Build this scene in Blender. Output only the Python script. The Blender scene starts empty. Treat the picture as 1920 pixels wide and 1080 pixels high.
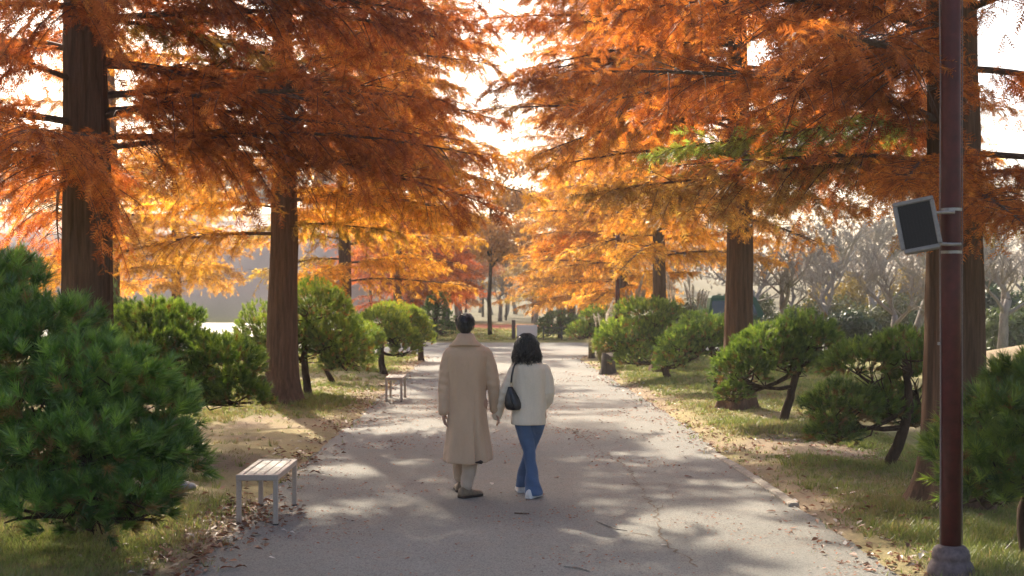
import bpy, math, random
import numpy as np
from mathutils import Vector, Matrix, Euler

random.seed(7)
RNG = np.random.default_rng(11)
PI = math.pi
scene = bpy.context.scene
COL = scene.collection

# ------------------------------------------------------------------ camera, sky, sun, exposure
F = 2500.0            # focal length in photograph pixels (1920 wide)
CX, CY = 933.0, 550.0  # where the path runs to / horizon row
CH = 1.98             # camera height
cam_d = bpy.data.cameras.new('camera')
cam = bpy.data.objects.new('camera', cam_d)
COL.objects.link(cam)
cam.location = (0, 0, CH)
cam.rotation_euler = (math.radians(90), 0, 0)
cam_d.sensor_width = 36
cam_d.lens = 36 * F / 1920
cam_d.shift_x = (960 - CX) / 1920
cam_d.shift_y = (CY - 540) / 1920
cam_d.clip_start = 0.1
cam_d.clip_end = 3000
cam_d.dof.use_dof = True
cam_d.dof.focus_distance = 13.0
cam_d.dof.aperture_fstop = 3.2
scene.camera = cam

SUN_EL = math.radians(36)
SUN_AZ = math.radians(-17)     # from straight ahead (+Y), negative is to the left
world = bpy.data.worlds.new('World')
scene.world = world
world.use_nodes = True
wt = world.node_tree
wt.nodes.clear()
sky = wt.nodes.new('ShaderNodeTexSky')
sky.sky_type = 'NISHITA'
sky.sun_disc = False
sky.sun_elevation = SUN_EL
sky.sun_rotation = SUN_AZ
sky.air_density = .8
sky.dust_density = 5.0
sky.ozone_density = .2
bg = wt.nodes.new('ShaderNodeBackground')
bg.inputs['Strength'].default_value = 0.13
wo = wt.nodes.new('ShaderNodeOutputWorld')
wt.links.new(sky.outputs[0], bg.inputs[0])
wt.links.new(bg.outputs[0], wo.inputs[0])
sun_d = bpy.data.lights.new('sun', 'SUN')
sun_d.energy = 4.2
sun_d.angle = math.radians(0.9)
sun_d.color = (1.0, 0.88, 0.70)
sun = bpy.data.objects.new('sun', sun_d)
COL.objects.link(sun)
sv = Vector((math.sin(SUN_AZ) * math.cos(SUN_EL), math.cos(SUN_AZ) * math.cos(SUN_EL), math.sin(SUN_EL)))
sun.rotation_euler = (-sv).to_track_quat('-Z', 'Y').to_euler()
sun.location = sv * 60
scene.view_settings.view_transform = 'Standard'
scene.view_settings.look = 'None'
scene.view_settings.exposure = 1.45
scene.view_settings.gamma = 1.0
scene.render.engine = 'CYCLES'
scene.cycles.max_bounces = 10
scene.cycles.diffuse_bounces = 4
scene.cycles.transmission_bounces = 6
scene.cycles.volume_bounces = 0
scene.cycles.use_denoising = True
scene.cycles.sample_clamp_indirect = 6.0


# ------------------------------------------------------------------ helpers
def px(x, y, Y):
    """photograph pixel at distance Y -> world point"""
    return Vector(((x - CX) / F * Y, Y, CH - (y - CY) / F * Y))


def smooth(a, b, x):
    t = np.clip((np.asarray(x, float) - a) / (b - a), 0, 1)
    return t * t * (3 - 2 * t)


def _hash(ix, iy, s):
    h = (ix.astype(np.int64) * 374761393 + iy.astype(np.int64) * 668265263 + s * 974711) & 0x7fffffff
    h = ((h ^ (h >> 13)) * 1274126177) & 0x7fffffff
    return ((h ^ (h >> 16)) & 0xffff) / 65535.0


def vnoise(x, y, s=0):
    x = np.asarray(x, float); y = np.asarray(y, float)
    ix = np.floor(x); iy = np.floor(y)
    fx = x - ix; fy = y - iy
    fx = fx * fx * (3 - 2 * fx); fy = fy * fy * (3 - 2 * fy)
    a = _hash(ix, iy, s); b = _hash(ix + 1, iy, s); c = _hash(ix, iy + 1, s); d = _hash(ix + 1, iy + 1, s)
    return (a * (1 - fx) + b * fx) * (1 - fy) + (c * (1 - fx) + d * fx) * fy


def fbm(x, y, s=0, o=4):
    r = 0; a = 0.5; t = 0
    for k in range(o):
        r = r + a * vnoise(np.asarray(x) * 2 ** k, np.asarray(y) * 2 ** k, s + k); t += a; a *= 0.5
    return r / t


class MB:
    """collects shapes for one mesh"""
    def __init__(self):
        self.v = []; self.f = []; self.n = 0; self.mi = []

    def add(self, verts, faces, mi=0):
        b = self.n
        self.v.extend([tuple(p) for p in verts]); self.n += len(verts)
        self.f.extend([tuple(i + b for i in f) for f in faces]); self.mi.extend([mi] * len(faces))

    def box(self, c, s, rot=None, bev=0.0):
        hx, hy, hz = s[0] / 2, s[1] / 2, s[2] / 2
        b = min(bev, hx * .9, hy * .9, hz * .9)
        if b <= 0:
            vs = [Vector((x, y, z)) for x in (-hx, hx) for y in (-hy, hy) for z in (-hz, hz)]
            fs = [(0, 1, 3, 2), (4, 6, 7, 5), (0, 4, 5, 1), (2, 3, 7, 6), (0, 2, 6, 4), (1, 5, 7, 3)]
        else:
            rings = []
            for z, i in ((-hz, b), (-hz + b, 0), (hz - b, 0), (hz, b)):
                x, y, k = hx - i, hy - i, b
                rings.append([Vector(p) for p in ((-x + k, -y, z), (x - k, -y, z), (x, -y + k, z), (x, y - k, z), (x - k, y, z), (-x + k, y, z), (-x, y - k, z), (-x, -y + k, z))])
            vs = [p for r in rings for p in r]
            fs = [tuple(range(7, -1, -1)), tuple(range(24, 32))]
            for r in range(3):
                for k in range(8):
                    fs.append((r * 8 + k, r * 8 + (k + 1) % 8, r * 8 + 8 + (k + 1) % 8, r * 8 + 8 + k))
        if rot is not None:
            vs = [rot @ p for p in vs]
        c = Vector(c)
        self.add([p + c for p in vs], fs)

    def loft(self, rings, cap=True):
        n = len(rings[0])
        vs = [p for r in rings for p in r]
        fs = []
        for i in range(len(rings) - 1):
            for k in range(n):
                fs.append((i * n + k, i * n + (k + 1) % n, (i + 1) * n + (k + 1) % n, (i + 1) * n + k))
        if cap:
            fs.append(tuple(range(n - 1, -1, -1)))
            b = (len(rings) - 1) * n
            fs.append(tuple(range(b, b + n)))
        self.add(vs, fs)

    def tube(self, pts, rad, n=8, cap=True, flat=1.0):
        pts = [Vector(p) for p in pts]
        if not hasattr(rad, '__len__'):
            rad = [rad] * len(pts)
        rings = []
        up = None
        for i, p in enumerate(pts):
            d = (pts[min(i + 1, len(pts) - 1)] - pts[max(i - 1, 0)])
            if d.length < 1e-9:
                d = Vector((0, 0, 1))
            d.normalize()
            if up is None:
                a = Vector((0, 0, 1)) if abs(d.z) < .9 else Vector((1, 0, 0))
                up = (a - d * a.dot(d)).normalized()
            else:
                up = (up - d * up.dot(d))
                up = up.normalized() if up.length > 1e-6 else Vector((1, 0, 0))
            s = d.cross(up)
            rings.append([p + (s * math.cos(2 * PI * k / n) + up * math.sin(2 * PI * k / n) * flat) * rad[i] for k in range(n)])
        self.loft(rings, cap)

    def blob(self, c, r, n=14, m=9, rot=None):
        """closed ellipsoid"""
        c = Vector(c)
        vs = []; fs = []
        for i in range(1, m):
            a = PI * i / m
            for k in range(n):
                t = 2 * PI * k / n
                p = Vector((r[0] * math.sin(a) * math.cos(t), r[1] * math.sin(a) * math.sin(t), r[2] * math.cos(a)))
                vs.append((rot @ p if rot is not None else p) + c)
        for i in range(m - 2):
            for k in range(n):
                fs.append((i * n + k, (i + 1) * n + k, (i + 1) * n + (k + 1) % n, i * n + (k + 1) % n))
        tp = Vector((0, 0, r[2])); bt = Vector((0, 0, -r[2]))
        if rot is not None:
            tp = rot @ tp; bt = rot @ bt
        vs += [tp + c, bt + c]
        T = (m - 1) * n
        for k in range(n):
            fs.append((T, k, (k + 1) % n))
            fs.append((T + 1, (m - 2) * n + (k + 1) % n, (m - 2) * n + k))
        self.add(vs, fs)

    def capsule(self, pts, rad, n=12):
        """tube with rounded ends"""
        pts = [Vector(p) for p in pts]; rad = list(rad)
        d0 = (pts[0] - pts[1]).normalized(); d1 = (pts[-1] - pts[-2]).normalized()
        P = [pts[0] + d0 * rad[0] * .92, pts[0] + d0 * rad[0] * .6] + pts + [pts[-1] + d1 * rad[-1] * .6, pts[-1] + d1 * rad[-1] * .92]
        R = [rad[0] * .4, rad[0] * .8] + rad + [rad[-1] * .8, rad[-1] * .4]
        self.tube(P, R, n)

    def mesh(self, name, mats, shade=False):
        me = bpy.data.meshes.new(name)
        me.from_pydata([tuple(p) for p in self.v], [], self.f)
        for m in (mats if isinstance(mats, (list, tuple)) else [mats]):
            me.materials.append(m)
        if any(self.mi):
            me.polygons.foreach_set('material_index', self.mi)
        if shade:
            me.polygons.foreach_set('use_smooth', [True] * len(me.polygons))
        me.update()
        return me

    def build(self, name, mat, parent=None, shade=False):
        return link(name, self.mesh(name, mat, shade), parent)


def link(name, data, parent=None, loc=None):
    o = bpy.data.objects.new(name, data)
    COL.objects.link(o)
    if parent is not None:
        o.parent = parent
    if loc is not None:
        o.location = loc
    return o


def tag(o, label, cat, group=None):
    o['label'] = label; o['category'] = cat
    if group:
        o['group'] = group
    return o


def structure(o):
    o['kind'] = 'structure'; return o


def stuff(o):
    o['kind'] = 'stuff'; return o


def empty(name, loc=(0, 0, 0), rz=0.0):
    o = link(name, None)
    o.location = loc; o.rotation_euler = (0, 0, rz); o.empty_display_size = .2
    return o


def np_mesh(name, V, T, mat, var=None, col=None):
    """triangle soup from numpy arrays; var = a float for each triangle, col = RGB for each vertex"""
    V = np.asarray(V, np.float32).reshape(-1, 3); T = np.asarray(T, np.int32).reshape(-1, 3)
    me = bpy.data.meshes.new(name)
    me.vertices.add(len(V)); me.vertices.foreach_set('co', V.ravel())
    me.loops.add(T.size); me.loops.foreach_set('vertex_index', T.ravel())
    me.polygons.add(len(T)); me.polygons.foreach_set('loop_start', np.arange(0, T.size, 3, dtype=np.int32))
    me.materials.append(mat)
    if var is not None:
        a = me.attributes.new('var', 'FLOAT', 'FACE'); a.data.foreach_set('value', np.asarray(var, np.float32))
    if col is not None:
        a = me.attributes.new('col', 'FLOAT_COLOR', 'POINT')
        c = np.ones((len(V), 4), np.float32); c[:, :3] = col
        a.data.foreach_set('color', c.ravel())
    me.update(calc_edges=True)
    return me


def remesh(mb, voxel, mat, name, smooth_it=4, post=None):
    """fuse overlapping closed shapes into one continuous skin"""
    me = mb.mesh('tmp', mat)
    o = bpy.data.objects.new('tmp', me); COL.objects.link(o)
    m = o.modifiers.new('r', 'REMESH'); m.mode = 'VOXEL'; m.voxel_size = voxel; m.use_smooth_shade = True
    s = o.modifiers.new('s', 'SMOOTH'); s.factor = .5; s.iterations = smooth_it
    dg = bpy.context.evaluated_depsgraph_get()
    out = bpy.data.meshes.new_from_object(o.evaluated_get(dg))
    bpy.data.objects.remove(o); bpy.data.meshes.remove(me)
    out.name = name
    if post is not None:
        n = len(out.vertices); co = np.empty(n * 3, np.float32); out.vertices.foreach_get('co', co)
        co = post(co.reshape(-1, 3)); out.vertices.foreach_set('co', co.ravel().astype(np.float32)); out.update()
    out.materials.clear(); out.materials.append(mat)
    out.polygons.foreach_set('use_smooth', [True] * len(out.polygons))
    return out


# ------------------------------------------------------------------ materials
class NT:
    def __init__(self, name):
        self.m = bpy.data.materials.new(name); self.m.use_nodes = True
        self.t = self.m.node_tree; self.t.nodes.clear()
        self.out = self.n('ShaderNodeOutputMaterial')

    def n(self, kind, **kw):
        nd = self.t.nodes.new(kind)
        for k, v in kw.items():
            if k.startswith('i_'):
                nd.inputs[k[2:].replace('_', ' ')].default_value = v
            else:
                setattr(nd, k, v)
        return nd

    def l(self, a, b):
        self.t.links.new(a, b)

    def coord(self, which='Object', scale=None):
        c = self.n('ShaderNodeTexCoord').outputs[which]
        if scale is None:
            return c
        m = self.n('ShaderNodeMapping'); m.inputs['Scale'].default_value = scale
        self.l(c, m.inputs[0]); return m.outputs[0]

    def noise(self, vec, scale, detail=4, rough=.6):
        nd = self.n('ShaderNodeTexNoise'); nd.inputs['Scale'].default_value = scale
        nd.inputs['Detail'].default_value = detail; nd.inputs['Roughness'].default_value = rough
        self.l(vec, nd.inputs['Vector']); return nd.outputs['Fac']

    def ramp(self, fac, stops):
        r = self.n('ShaderNodeValToRGB')
        while len(r.color_ramp.elements) < len(stops):
            r.color_ramp.elements.new(.5)
        for e, (p, c) in zip(r.color_ramp.elements, stops):
            e.position = p; e.color = (*c, 1) if len(c) == 3 else c
        self.l(fac, r.inputs[0]); return r.outputs[0]

    def mix(self, a, b, fac, mode='MIX'):
        m = self.n('ShaderNodeMix', data_type='RGBA', blend_type=mode)
        for s, i in ((fac, 0), (a, 6), (b, 7)):
            if hasattr(s, 'is_linked'):
                self.l(s, m.inputs[i])
            else:
                m.inputs[i].default_value = s if i == 0 else (*s, 1)
        return m.outputs[2]

    def math(self, op, a, b=None):
        m = self.n('ShaderNodeMath', operation=op)
        for s, i in ((a, 0), (b, 1)):
            if s is None:
                continue
            if hasattr(s, 'is_linked'):
                self.l(s, m.inputs[i])
            else:
                m.inputs[i].default_value = s
        return m.outputs[0]

    def bump(self, h, strength=.5, dist=.01):
        b = self.n('ShaderNodeBump'); b.inputs['Strength'].default_value = strength; b.inputs['Distance'].default_value = dist
        self.l(h, b.inputs['Height']); return b.outputs[0]

    def principled(self, col, rough=.8, metal=0, normal=None, spec=.3, sheen=0):
        p = self.n('ShaderNodeBsdfPrincipled')
        if hasattr(col, 'is_linked'):
            self.l(col, p.inputs['Base Color'])
        else:
            p.inputs['Base Color'].default_value = (*col, 1)
        if hasattr(rough, 'is_linked'):
            self.l(rough, p.inputs['Roughness'])
        else:
            p.inputs['Roughness'].default_value = rough
        p.inputs['Metallic'].default_value = metal
        p.inputs['Specular IOR Level'].default_value = spec
        if sheen:
            p.inputs['Sheen Weight'].default_value = sheen
        if normal is not None:
            self.l(normal, p.inputs['Normal'])
        self.l(p.outputs[0], self.out.inputs[0]); return p


def simple(name, col, rough=.7, metal=0, spec=.3, grain=0.12, scale=40, bump=0.15, sheen=0):
    t = NT(name); c = t.coord()
    nz = t.noise(c, scale, 5, .65)
    lo = tuple(max(0, x * (1 - grain * 1.6)) for x in col); hi = tuple(min(1, x * (1 + grain * 1.6)) for x in col)
    t.principled(t.ramp(nz, [(.3, lo), (.7, hi)]), rough, metal, t.bump(nz, bump, .004), spec, sheen)
    return t.m


def leaf_material(name, stops, trans=.5, use_object_colour=False, gloss=.06, tint=.5, tr_tint=(1, 1, 1)):
    """thin leaf: diffuse + translucent, tone from the face's own random value"""
    t = NT(name)
    a = t.n('ShaderNodeAttribute', attribute_name='var')
    c = t.ramp(a.outputs['Fac'], stops)
    if use_object_colour:
        oi = t.n('ShaderNodeObjectInfo')
        c = t.mix(oi.outputs['Color'], c, 1.0, 'MULTIPLY')
    d = t.n('ShaderNodeBsdfDiffuse'); t.l(c, d.inputs[0])
    tr = t.n('ShaderNodeBsdfTranslucent'); t.l(t.mix(c, tr_tint, 1.0, 'MULTIPLY'), tr.inputs[0])
    ms = t.n('ShaderNodeMixShader'); ms.inputs[0].default_value = trans
    t.l(d.outputs[0], ms.inputs[1]); t.l(tr.outputs[0], ms.inputs[2])
    g = t.n('ShaderNodeBsdfGlossy'); g.inputs['Roughness'].default_value = .45; g.inputs[0].default_value = (1, 1, 1, 1)
    m2 = t.n('ShaderNodeMixShader'); m2.inputs[0].default_value = gloss
    t.l(ms.outputs[0], m2.inputs[1]); t.l(g.outputs[0], m2.inputs[2])
    t.l(m2.outputs[0], t.out.inputs[0])
    return t.m


def bark_material(name, lo, hi, sx=22, sz=1.6, strength=.9):
    t = NT(name)
    c = t.coord('Object', (sx, sx, sz))
    n1 = t.noise(c, 1.0, 6, .7)
    c2 = t.coord('Object')
    n2 = t.noise(c2, 1.3, 3, .5)
    base = t.ramp(n1, [(.30, lo), (.70, hi)])
    base = t.mix(base, tuple(x * .6 for x in hi), t.math('MULTIPLY', n2, .45))
    t.principled(base, .95, 0, t.bump(n1, strength, .02), .1)
    return t.m


M = {}
M['bark'] = bark_material('redwood_bark', (.045, .028, .018), (.19, .115, .075))
M['pine_bark'] = bark_material('pine_bark', (.02, .014, .010), (.10, .065, .045), 16, 5, 1.0)
M['grey_bark'] = bark_material('grey_bark', (.13, .115, .10), (.34, .31, .28), 10, 3, .5)
M['dark_bark'] = bark_material('dark_bark', (.04, .032, .027), (.13, .105, .085), 14, 2, .8)
M['twig'] = simple('twig_wood', (.10, .065, .045), .9, grain=.25, scale=30)
M['redwood_leaf'] = leaf_material('redwood_leaf', [(0, (.42, .34, .30)), (.4, (.80, .74, .65)), (.8, (1.05, 1.1, 1.0)), (1, (1.25, 1.6, 1.4))], .60, True, .03, tr_tint=(1.2, 1.0, .7))
M['pine_needle'] = leaf_material('pine_needle', [(0, (.16, .095, .045)), (.10, (.12, .085, .035)), (.16, (.024, .056, .016)), (.55, (.066, .128, .030)), (1, (.165, .245, .06))], .5, True, .06, tr_tint=(1.5, 1.35, .8))
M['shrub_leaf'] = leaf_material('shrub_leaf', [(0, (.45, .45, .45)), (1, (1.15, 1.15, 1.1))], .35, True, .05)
M['grass_blade'] = leaf_material('grass_blade', [(0, (.26, .20, .09)), (.3, (.30, .26, .08)), (.36, (.13, .165, .03)), (.7, (.19, .235, .045)), (1, (.30, .33, .075))], .45, False, .04)
M['litter_leaf'] = leaf_material('litter_leaf', [(0, (.10, .055, .035)), (.4, (.21, .09, .05)), (.62, (.30, .12, .055)), (.74, (.24, .15, .09)), (.9, (.42, .35, .29)), (1, (.62, .58, .52))], .15, False, .05)
M['path_needles'] = leaf_material('path_needles', [(0, (.16, .07, .045)), (.6, (.28, .11, .06)), (1, (.36, .20, .11))], .1, False, .02)
M['plume'] = leaf_material('pampas_plume', [(0, (.45, .40, .33)), (1, (.75, .70, .62))], .5, False, .02)


# ground: colour painted by hand-placed zones (soil, grass, straw), fine grain in the shader
def ground_mat():
    t = NT('ground_soil')
    a = t.n('ShaderNodeAttribute', attribute_name='col')
    c = t.coord()
    n1 = t.noise(c, 45, 6, .75); n2 = t.noise(c, 260, 3, .7)
    h = t.math('ADD', t.math('MULTIPLY', n1, .7), t.math('MULTIPLY', n2, .3))
    g = t.ramp(h, [(.28, (.48, .46, .44)), (.5, (.95, .95, .95)), (.74, (1.5, 1.46, 1.40))])
    t.principled(t.mix(a.outputs['Color'], g, 1.0, 'MULTIPLY'), .95, 0, t.bump(h, .8, .03), .1)
    return t.m


def path_mat():
    t = NT('worn_asphalt')
    c = t.coord()
    big = t.noise(c, .35, 3, .5)
    mid = t.noise(c, 3.0, 5, .65)
    fine = t.noise(c, 120, 3, .8)
    vo = t.n('ShaderNodeTexVoronoi'); vo.inputs['Scale'].default_value = 95; t.l(c, vo.inputs['Vector'])
    base = t.ramp(big, [(.3, (.208, .204, .184)), (.7, (.272, .266, .242))])
    base = t.mix(base, (.27, .225, .18), t.math('MULTIPLY', t.ramp(mid, [(.5, (0, 0, 0)), (.78, (1, 1, 1))]), .5))
    sp = t.ramp(vo.outputs['Color'], [(.15, (.55, .55, .56)), (.55, (1, 1, 1)), (.93, (1.05, 1.05, 1.04)), (1, (1.7, 1.65, 1.55))])
    base = t.mix(base, sp, .8, 'MULTIPLY')
    base = t.mix(base, t.ramp(fine, [(.3, (.72, .72, .72)), (.7, (1.22, 1.22, 1.22))]), .9, 'MULTIPLY')
    h = t.math('ADD', t.math('MULTIPLY', fine, .5), t.math('MULTIPLY', vo.outputs['Distance'], .8))
    t.principled(base, .9, 0, t.bump(h, .7, .006), .18)
    return t.m


M['ground'] = ground_mat()
M['path'] = path_mat()
M['plaza'] = simple('pale_paving', (.62, .58, .52), .8, grain=.05, scale=.6)
M['kerb'] = simple('kerb_concrete', (.29, .26, .215), .9, grain=.25, scale=30, bump=.5)
M['crack'] = simple('crack_dirt', (.15, .115, .085), 1, grain=.3)
M['stone'] = simple('grey_stone', (.30, .285, .27), .9, grain=.25, scale=9, bump=.6)
M['bench'] = simple('bench_paint', (.45, .375, .31), .55, .0, .3, grain=.06, scale=60, bump=.08)
M['bench_panel'] = simple('bench_panel_metal', (.27, .245, .215), .5, .0, .4, grain=.10, scale=25, bump=.08)
M['rubber'] = simple('black_rubber', (.02, .02, .02), .8)
M['maroon'] = simple('maroon_paint', (.070, .012, .012), .45, .0, .25, grain=.2, scale=12, bump=.06)
M['cast'] = simple('cast_base', (.115, .085, .085), .7, grain=.25, scale=22, bump=.4)
M['cable'] = simple('grey_cable', (.22, .17, .155), .7)
M['speaker_case'] = simple('speaker_case', (.21, .19, .175), .6, grain=.1)
M['grille'] = simple('black_grille', (.015, .014, .014), .6, grain=.5, scale=160, bump=.6)
M['steel'] = simple('steel_band', (.33, .31, .29), .4, .7)
M['white_board'] = simple('white_board', (.78, .77, .75), .6, grain=.03)
M['dark_metal'] = simple('dark_metal', (.05, .06, .055), .6)
M['green_paint'] = simple('green_paint', (.03, .10, .05), .4, grain=.1)
M['dark_glass'] = simple('dark_glass', (.012, .016, .018), .12, spec=.6, grain=.02, bump=0)
M['skin'] = simple('skin', (.46, .27, .19), .55, grain=.06, scale=60, bump=.05)
M['hair'] = simple('black_hair', (.014, .011, .010), .36, spec=.6, grain=.3, scale=90, bump=.3)


def cloth(name, col, scale=420, var=.1, sheen=.25, wsc=7, fold=(1.3, 1.3, .35)):
    t = NT(name); c = t.coord()
    w = t.noise(c, scale, 2, .6); f = t.noise(t.coord('Object', fold), wsc, 4, .55)
    b = t.ramp(w, [(.3, tuple(x * (1 - var) for x in col)), (.7, tuple(min(1, x * (1 + var)) for x in col))])
    b = t.mix(b, t.ramp(f, [(.3, (.90, .90, .90)), (.7, (1.07, 1.07, 1.07))]), .7, 'MULTIPLY')
    t.principled(b, .95, 0, t.bump(t.math('ADD', t.math('MULTIPLY', w, .15), f), .6, .03), .12, sheen)
    return t.m


M['camel'] = cloth('camel_wool', (.57, .39, .25))
M['coat_lining'] = cloth('dark_lining', (.05, .035, .03))  # near-black tone that paints in the shade inside the coat's vent
M['cream'] = cloth('cream_wool', (.74, .63, .48), 260, .12)
M['trouser'] = cloth('stone_trouser', (.52, .40, .295))
M['denim'] = cloth('blue_denim', (.085, .14, .25), 500, .22, .1, 6, (.8, .8, 2.2))
M['shoe_brown'] = simple('brown_leather', (.20, .145, .09), .5, grain=.15)
M['sole'] = simple('dark_sole', (.05, .035, .028), .8)
M['shoe_white'] = simple('white_shoe', (.70, .68, .64), .6, grain=.04)
M['bag'] = simple('black_leather', (.012, .012, .015), .38, spec=.5, grain=.2, scale=70, bump=.3)
M['gold'] = simple('gold_ring', (.55, .38, .16), .35, .9)


# ------------------------------------------------------------------ terrain
def edge_l(y):
    y = np.asarray(y, float)
    return -2.16 + .10 * smooth(28, 44, y) + .16 * (fbm(y * .35, y * 0 + 3.1, 5) - .5) - .45 * smooth(41, 44, y)


def edge_r(y):
    y = np.asarray(y, float)
    return 2.70 - .32 * smooth(20, 42, y) + .16 * (fbm(y * .3, y * 0 + 9.7, 6) - .5) + .8 * smooth(40, 44, y)


MOUNDS = [(-3.75, 23.3, 1.5, .05), (-3.0, 16.0, 1.6, .06), (3.9, 22.0, 1.5, .05), (4.1, 12.1, 1.2, .04), (3.6, 15.0, 1.0, .07),
          (3.9, 19.0, 1.4, .05), (14.0, 33.0, 3.6, .75), (4.6, 28, 2.0, .14), (-3.4, 31, 1.8, .12), (-4.2, 15, 1.6, .05)]


def gz(x, y):
    x = np.asarray(x, float); y = np.asarray(y, float)
    d = np.maximum(edge_l(y) - x, x - edge_r(y))
    dj = np.maximum(np.maximum(43.6 - y, y - 53.5), np.abs(x) - 70)
    d = np.minimum(np.where(y < 43.6, d, 1e9), dj)
    out = smooth(0.0, 1.6, d)
    z = -.05 + .075 * smooth(-.30, .35, d) + .03 * (fbm(x * 3.1, y * 3.1, 21, 3) - .5) * smooth(-.35, .0, d)
    z = z + out * (.015 + .10 * (fbm(x * .45, y * .45, 31, 3) - .45) + .035 * (fbm(x * 2.2, y * 2.2, 41, 3) - .5))
    for mx, my, r, h in MOUNDS:
        z = z + h * np.exp(-((x - mx) ** 2 + (y - my) ** 2) / (r * r) * 1.6) * smooth(0, .9, d)
    # plaza on the left and the bank behind it, wooded rise far ahead
    pl = smooth(-7.0, -9.5, x) * smooth(56, 58, y) * (1 - smooth(88, 89, y))
    z = z * (1 - pl) - .06 * pl
    z = z + smooth(-7, -12, x) * (smooth(88.6, 97, y) * 6.5 + smooth(95, 150, y) * 3)
    z = z + smooth(100, 260, y) * 6.0 * smooth(-6, 10, np.abs(x - 1) + 4)
    return z


def gzf(x, y):
    return float(gz(np.array([x]), np.array([y]))[0])


def axis(segs):
    out = [segs[0][0]]
    for a, b, s in segs:
        n = max(1, int(round((b - a) / s)))
        out += list(a + (b - a) * (np.arange(n) + 1) / n)
    return np.array(out)


def grass_amount(x, y):
    """0 bare soil .. 1 thick grass"""
    d = np.where(y > 43.6, 2.0, np.maximum(edge_l(y) - x, x - edge_r(y)))
    g = smooth(.38, .62, fbm(x * .55, y * .40, 77, 4)) * smooth(.1, .9, d)
    left_soil = np.exp(-(((x + 3.4) / 1.7) ** 2 + ((y - 18.8) / 2.6) ** 2) * 1.2)
    right_soil = np.exp(-(((x - 3.6) / 1.1) ** 2 + ((y - 16.8) / .9) ** 2) * 1.2)
    near = (smooth(13.5, 11.5, y) * .75 + .35 * smooth(2.4, 3.2, x)) * smooth(.2, .8, d)
    g = np.clip(g * .9 + near + .35 * smooth(22, 26, y) * smooth(.3, 1.2, d), 0, 1)
    return np.clip(g - 1.2 * left_soil - 1.1 * right_soil, 0, 1)


def build_ground():
    xs = axis([(-400, -60, 20), (-60, -12, 1.5), (-12, -5, .25), (-5, 5, .07), (5, 12, .25), (12, 60, 1.5), (60, 400, 20)])
    ys = axis([(-40, 6, 1.0), (6, 20, .085), (20, 40, .2), (40, 60, .5), (60, 160, 2.0), (160, 900, 25)])
    X, Y = np.meshgrid(xs, ys)
    Z = gz(X, Y)
    nx, ny = len(xs), len(ys)
    V = np.stack([X, Y, Z], -1).reshape(-1, 3)
    i = np.arange(nx * ny).reshape(ny, nx)
    a, b, c, d = i[:-1, :-1].ravel(), i[:-1, 1:].ravel(), i[1:, 1:].ravel(), i[1:, :-1].ravel()
    T = np.concatenate([np.stack([a, b, c], 1), np.stack([a, c, d], 1)])
    x, y = V[:, 0], V[:, 1]
    g = grass_amount(x, y)[:, None]
    n = fbm(x * 1.3, y * 1.3, 91, 3)[:, None]
    soil = np.array([.31, .24, .165]) * (.8 + .45 * n)
    grass = np.array([.19, .19, .065]) * (.7 + .6 * n)
    straw = np.array([.34, .285, .15]) * (.8 + .4 * n)
    mixs = smooth(.35, .65, fbm(x * .8, y * .8, 95, 3))[:, None]
    col = (soil * (1 - mixs) + straw * mixs) * (1 - g) + grass * g
    far_grass = (smooth(52, 56, y) * (1 - smooth(-6, -12, x)))[:, None]
    col = col * (1 - far_grass) + far_grass * np.array([.17, .17, .05]) * (.7 + .6 * n)
    fl = smooth(82, 90, y)[:, None] * (1 - smooth(-6, -12, x))[:, None]
    col = col * (1 - fl) + fl * np.array([.12, .105, .06]) * (.6 + .8 * n)
    red = (np.exp(-((y - 78) / 6.0) ** 2) * smooth(-9, -6, x) * (1 - smooth(6, 9, x)))[:, None] * np.clip(n * 2.2 - .3, 0, 1)
    col = col * (1 - red) + red * np.array([.42, .09, .06])
    bank = (smooth(88, 92, y) * smooth(-6, -11, x))[:, None]
    col = col * (1 - bank) + bank * np.array([.40, .32, .27]) * (.7 + .6 * n)
    md = np.exp(-(((x - 14) / 3.6) ** 2 + ((y - 33) / 3.6) ** 2) * 1.2)[:, None]
    col = col * (1 - md) + md * np.array([.34, .25, .17]) * (.8 + .4 * n)
    me = np_mesh('ground', V, T, M['ground'], col=col)
    me.polygons.foreach_set('use_smooth', [True] * len(me.polygons))
    return structure(link('ground', me))


build_ground()

pm = MB()
pm.add([(-3.4, -8, 0), (4.2, -8, 0), (4.2, 43.2, 0), (-3.4, 43.2, 0), (-75, 43.2, 0), (-75, 54.2, 0), (75, 54.2, 0), (75, 43.2, 0)],
       [(0, 1, 2, 3), (4, 3, 2, 7, 6, 5)])
path = structure(pm.build('path', M['path']))
pm = MB(); pm.add([(-80, 57.5, .03), (-8.2, 57.5, .03), (-9.2, 88.3, .03), (-80, 88.3, .03)], [(0, 1, 2, 3)])
structure(pm.build('plaza', M['plaza']))


# a long crack in the asphalt, filled with dirt
def crack(pts, w):
    P = []
    for (x0, y0), (x1, y1) in zip(pts[:-1], pts[1:]):
        n = max(2, int(math.hypot(x1 - x0, y1 - y0) / .09))
        for k in range(n):
            t = k / n
            P.append((x0 + (x1 - x0) * t + random.gauss(0, .022), y0 + (y1 - y0) * t + random.gauss(0, .02)))
    mb = MB(); vs = []
    for i, (x, y) in enumerate(P):
        ww = w * random.uniform(.25, 1.1)
        vs += [(x - ww, y, .004), (x + ww, y + random.gauss(0, .01), .004)]
    fs = [(2 * i, 2 * i + 1, 2 * i + 3, 2 * i + 2) for i in range(len(P) - 1)]
    mb.add(vs, fs)
    return mb.build('crack', M['crack'], path)


def gp(x, y):
    """photograph pixel on the ground plane"""
    Y = F * CH / (y - CY)
    return ((x - CX) / F * Y, Y)


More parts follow.
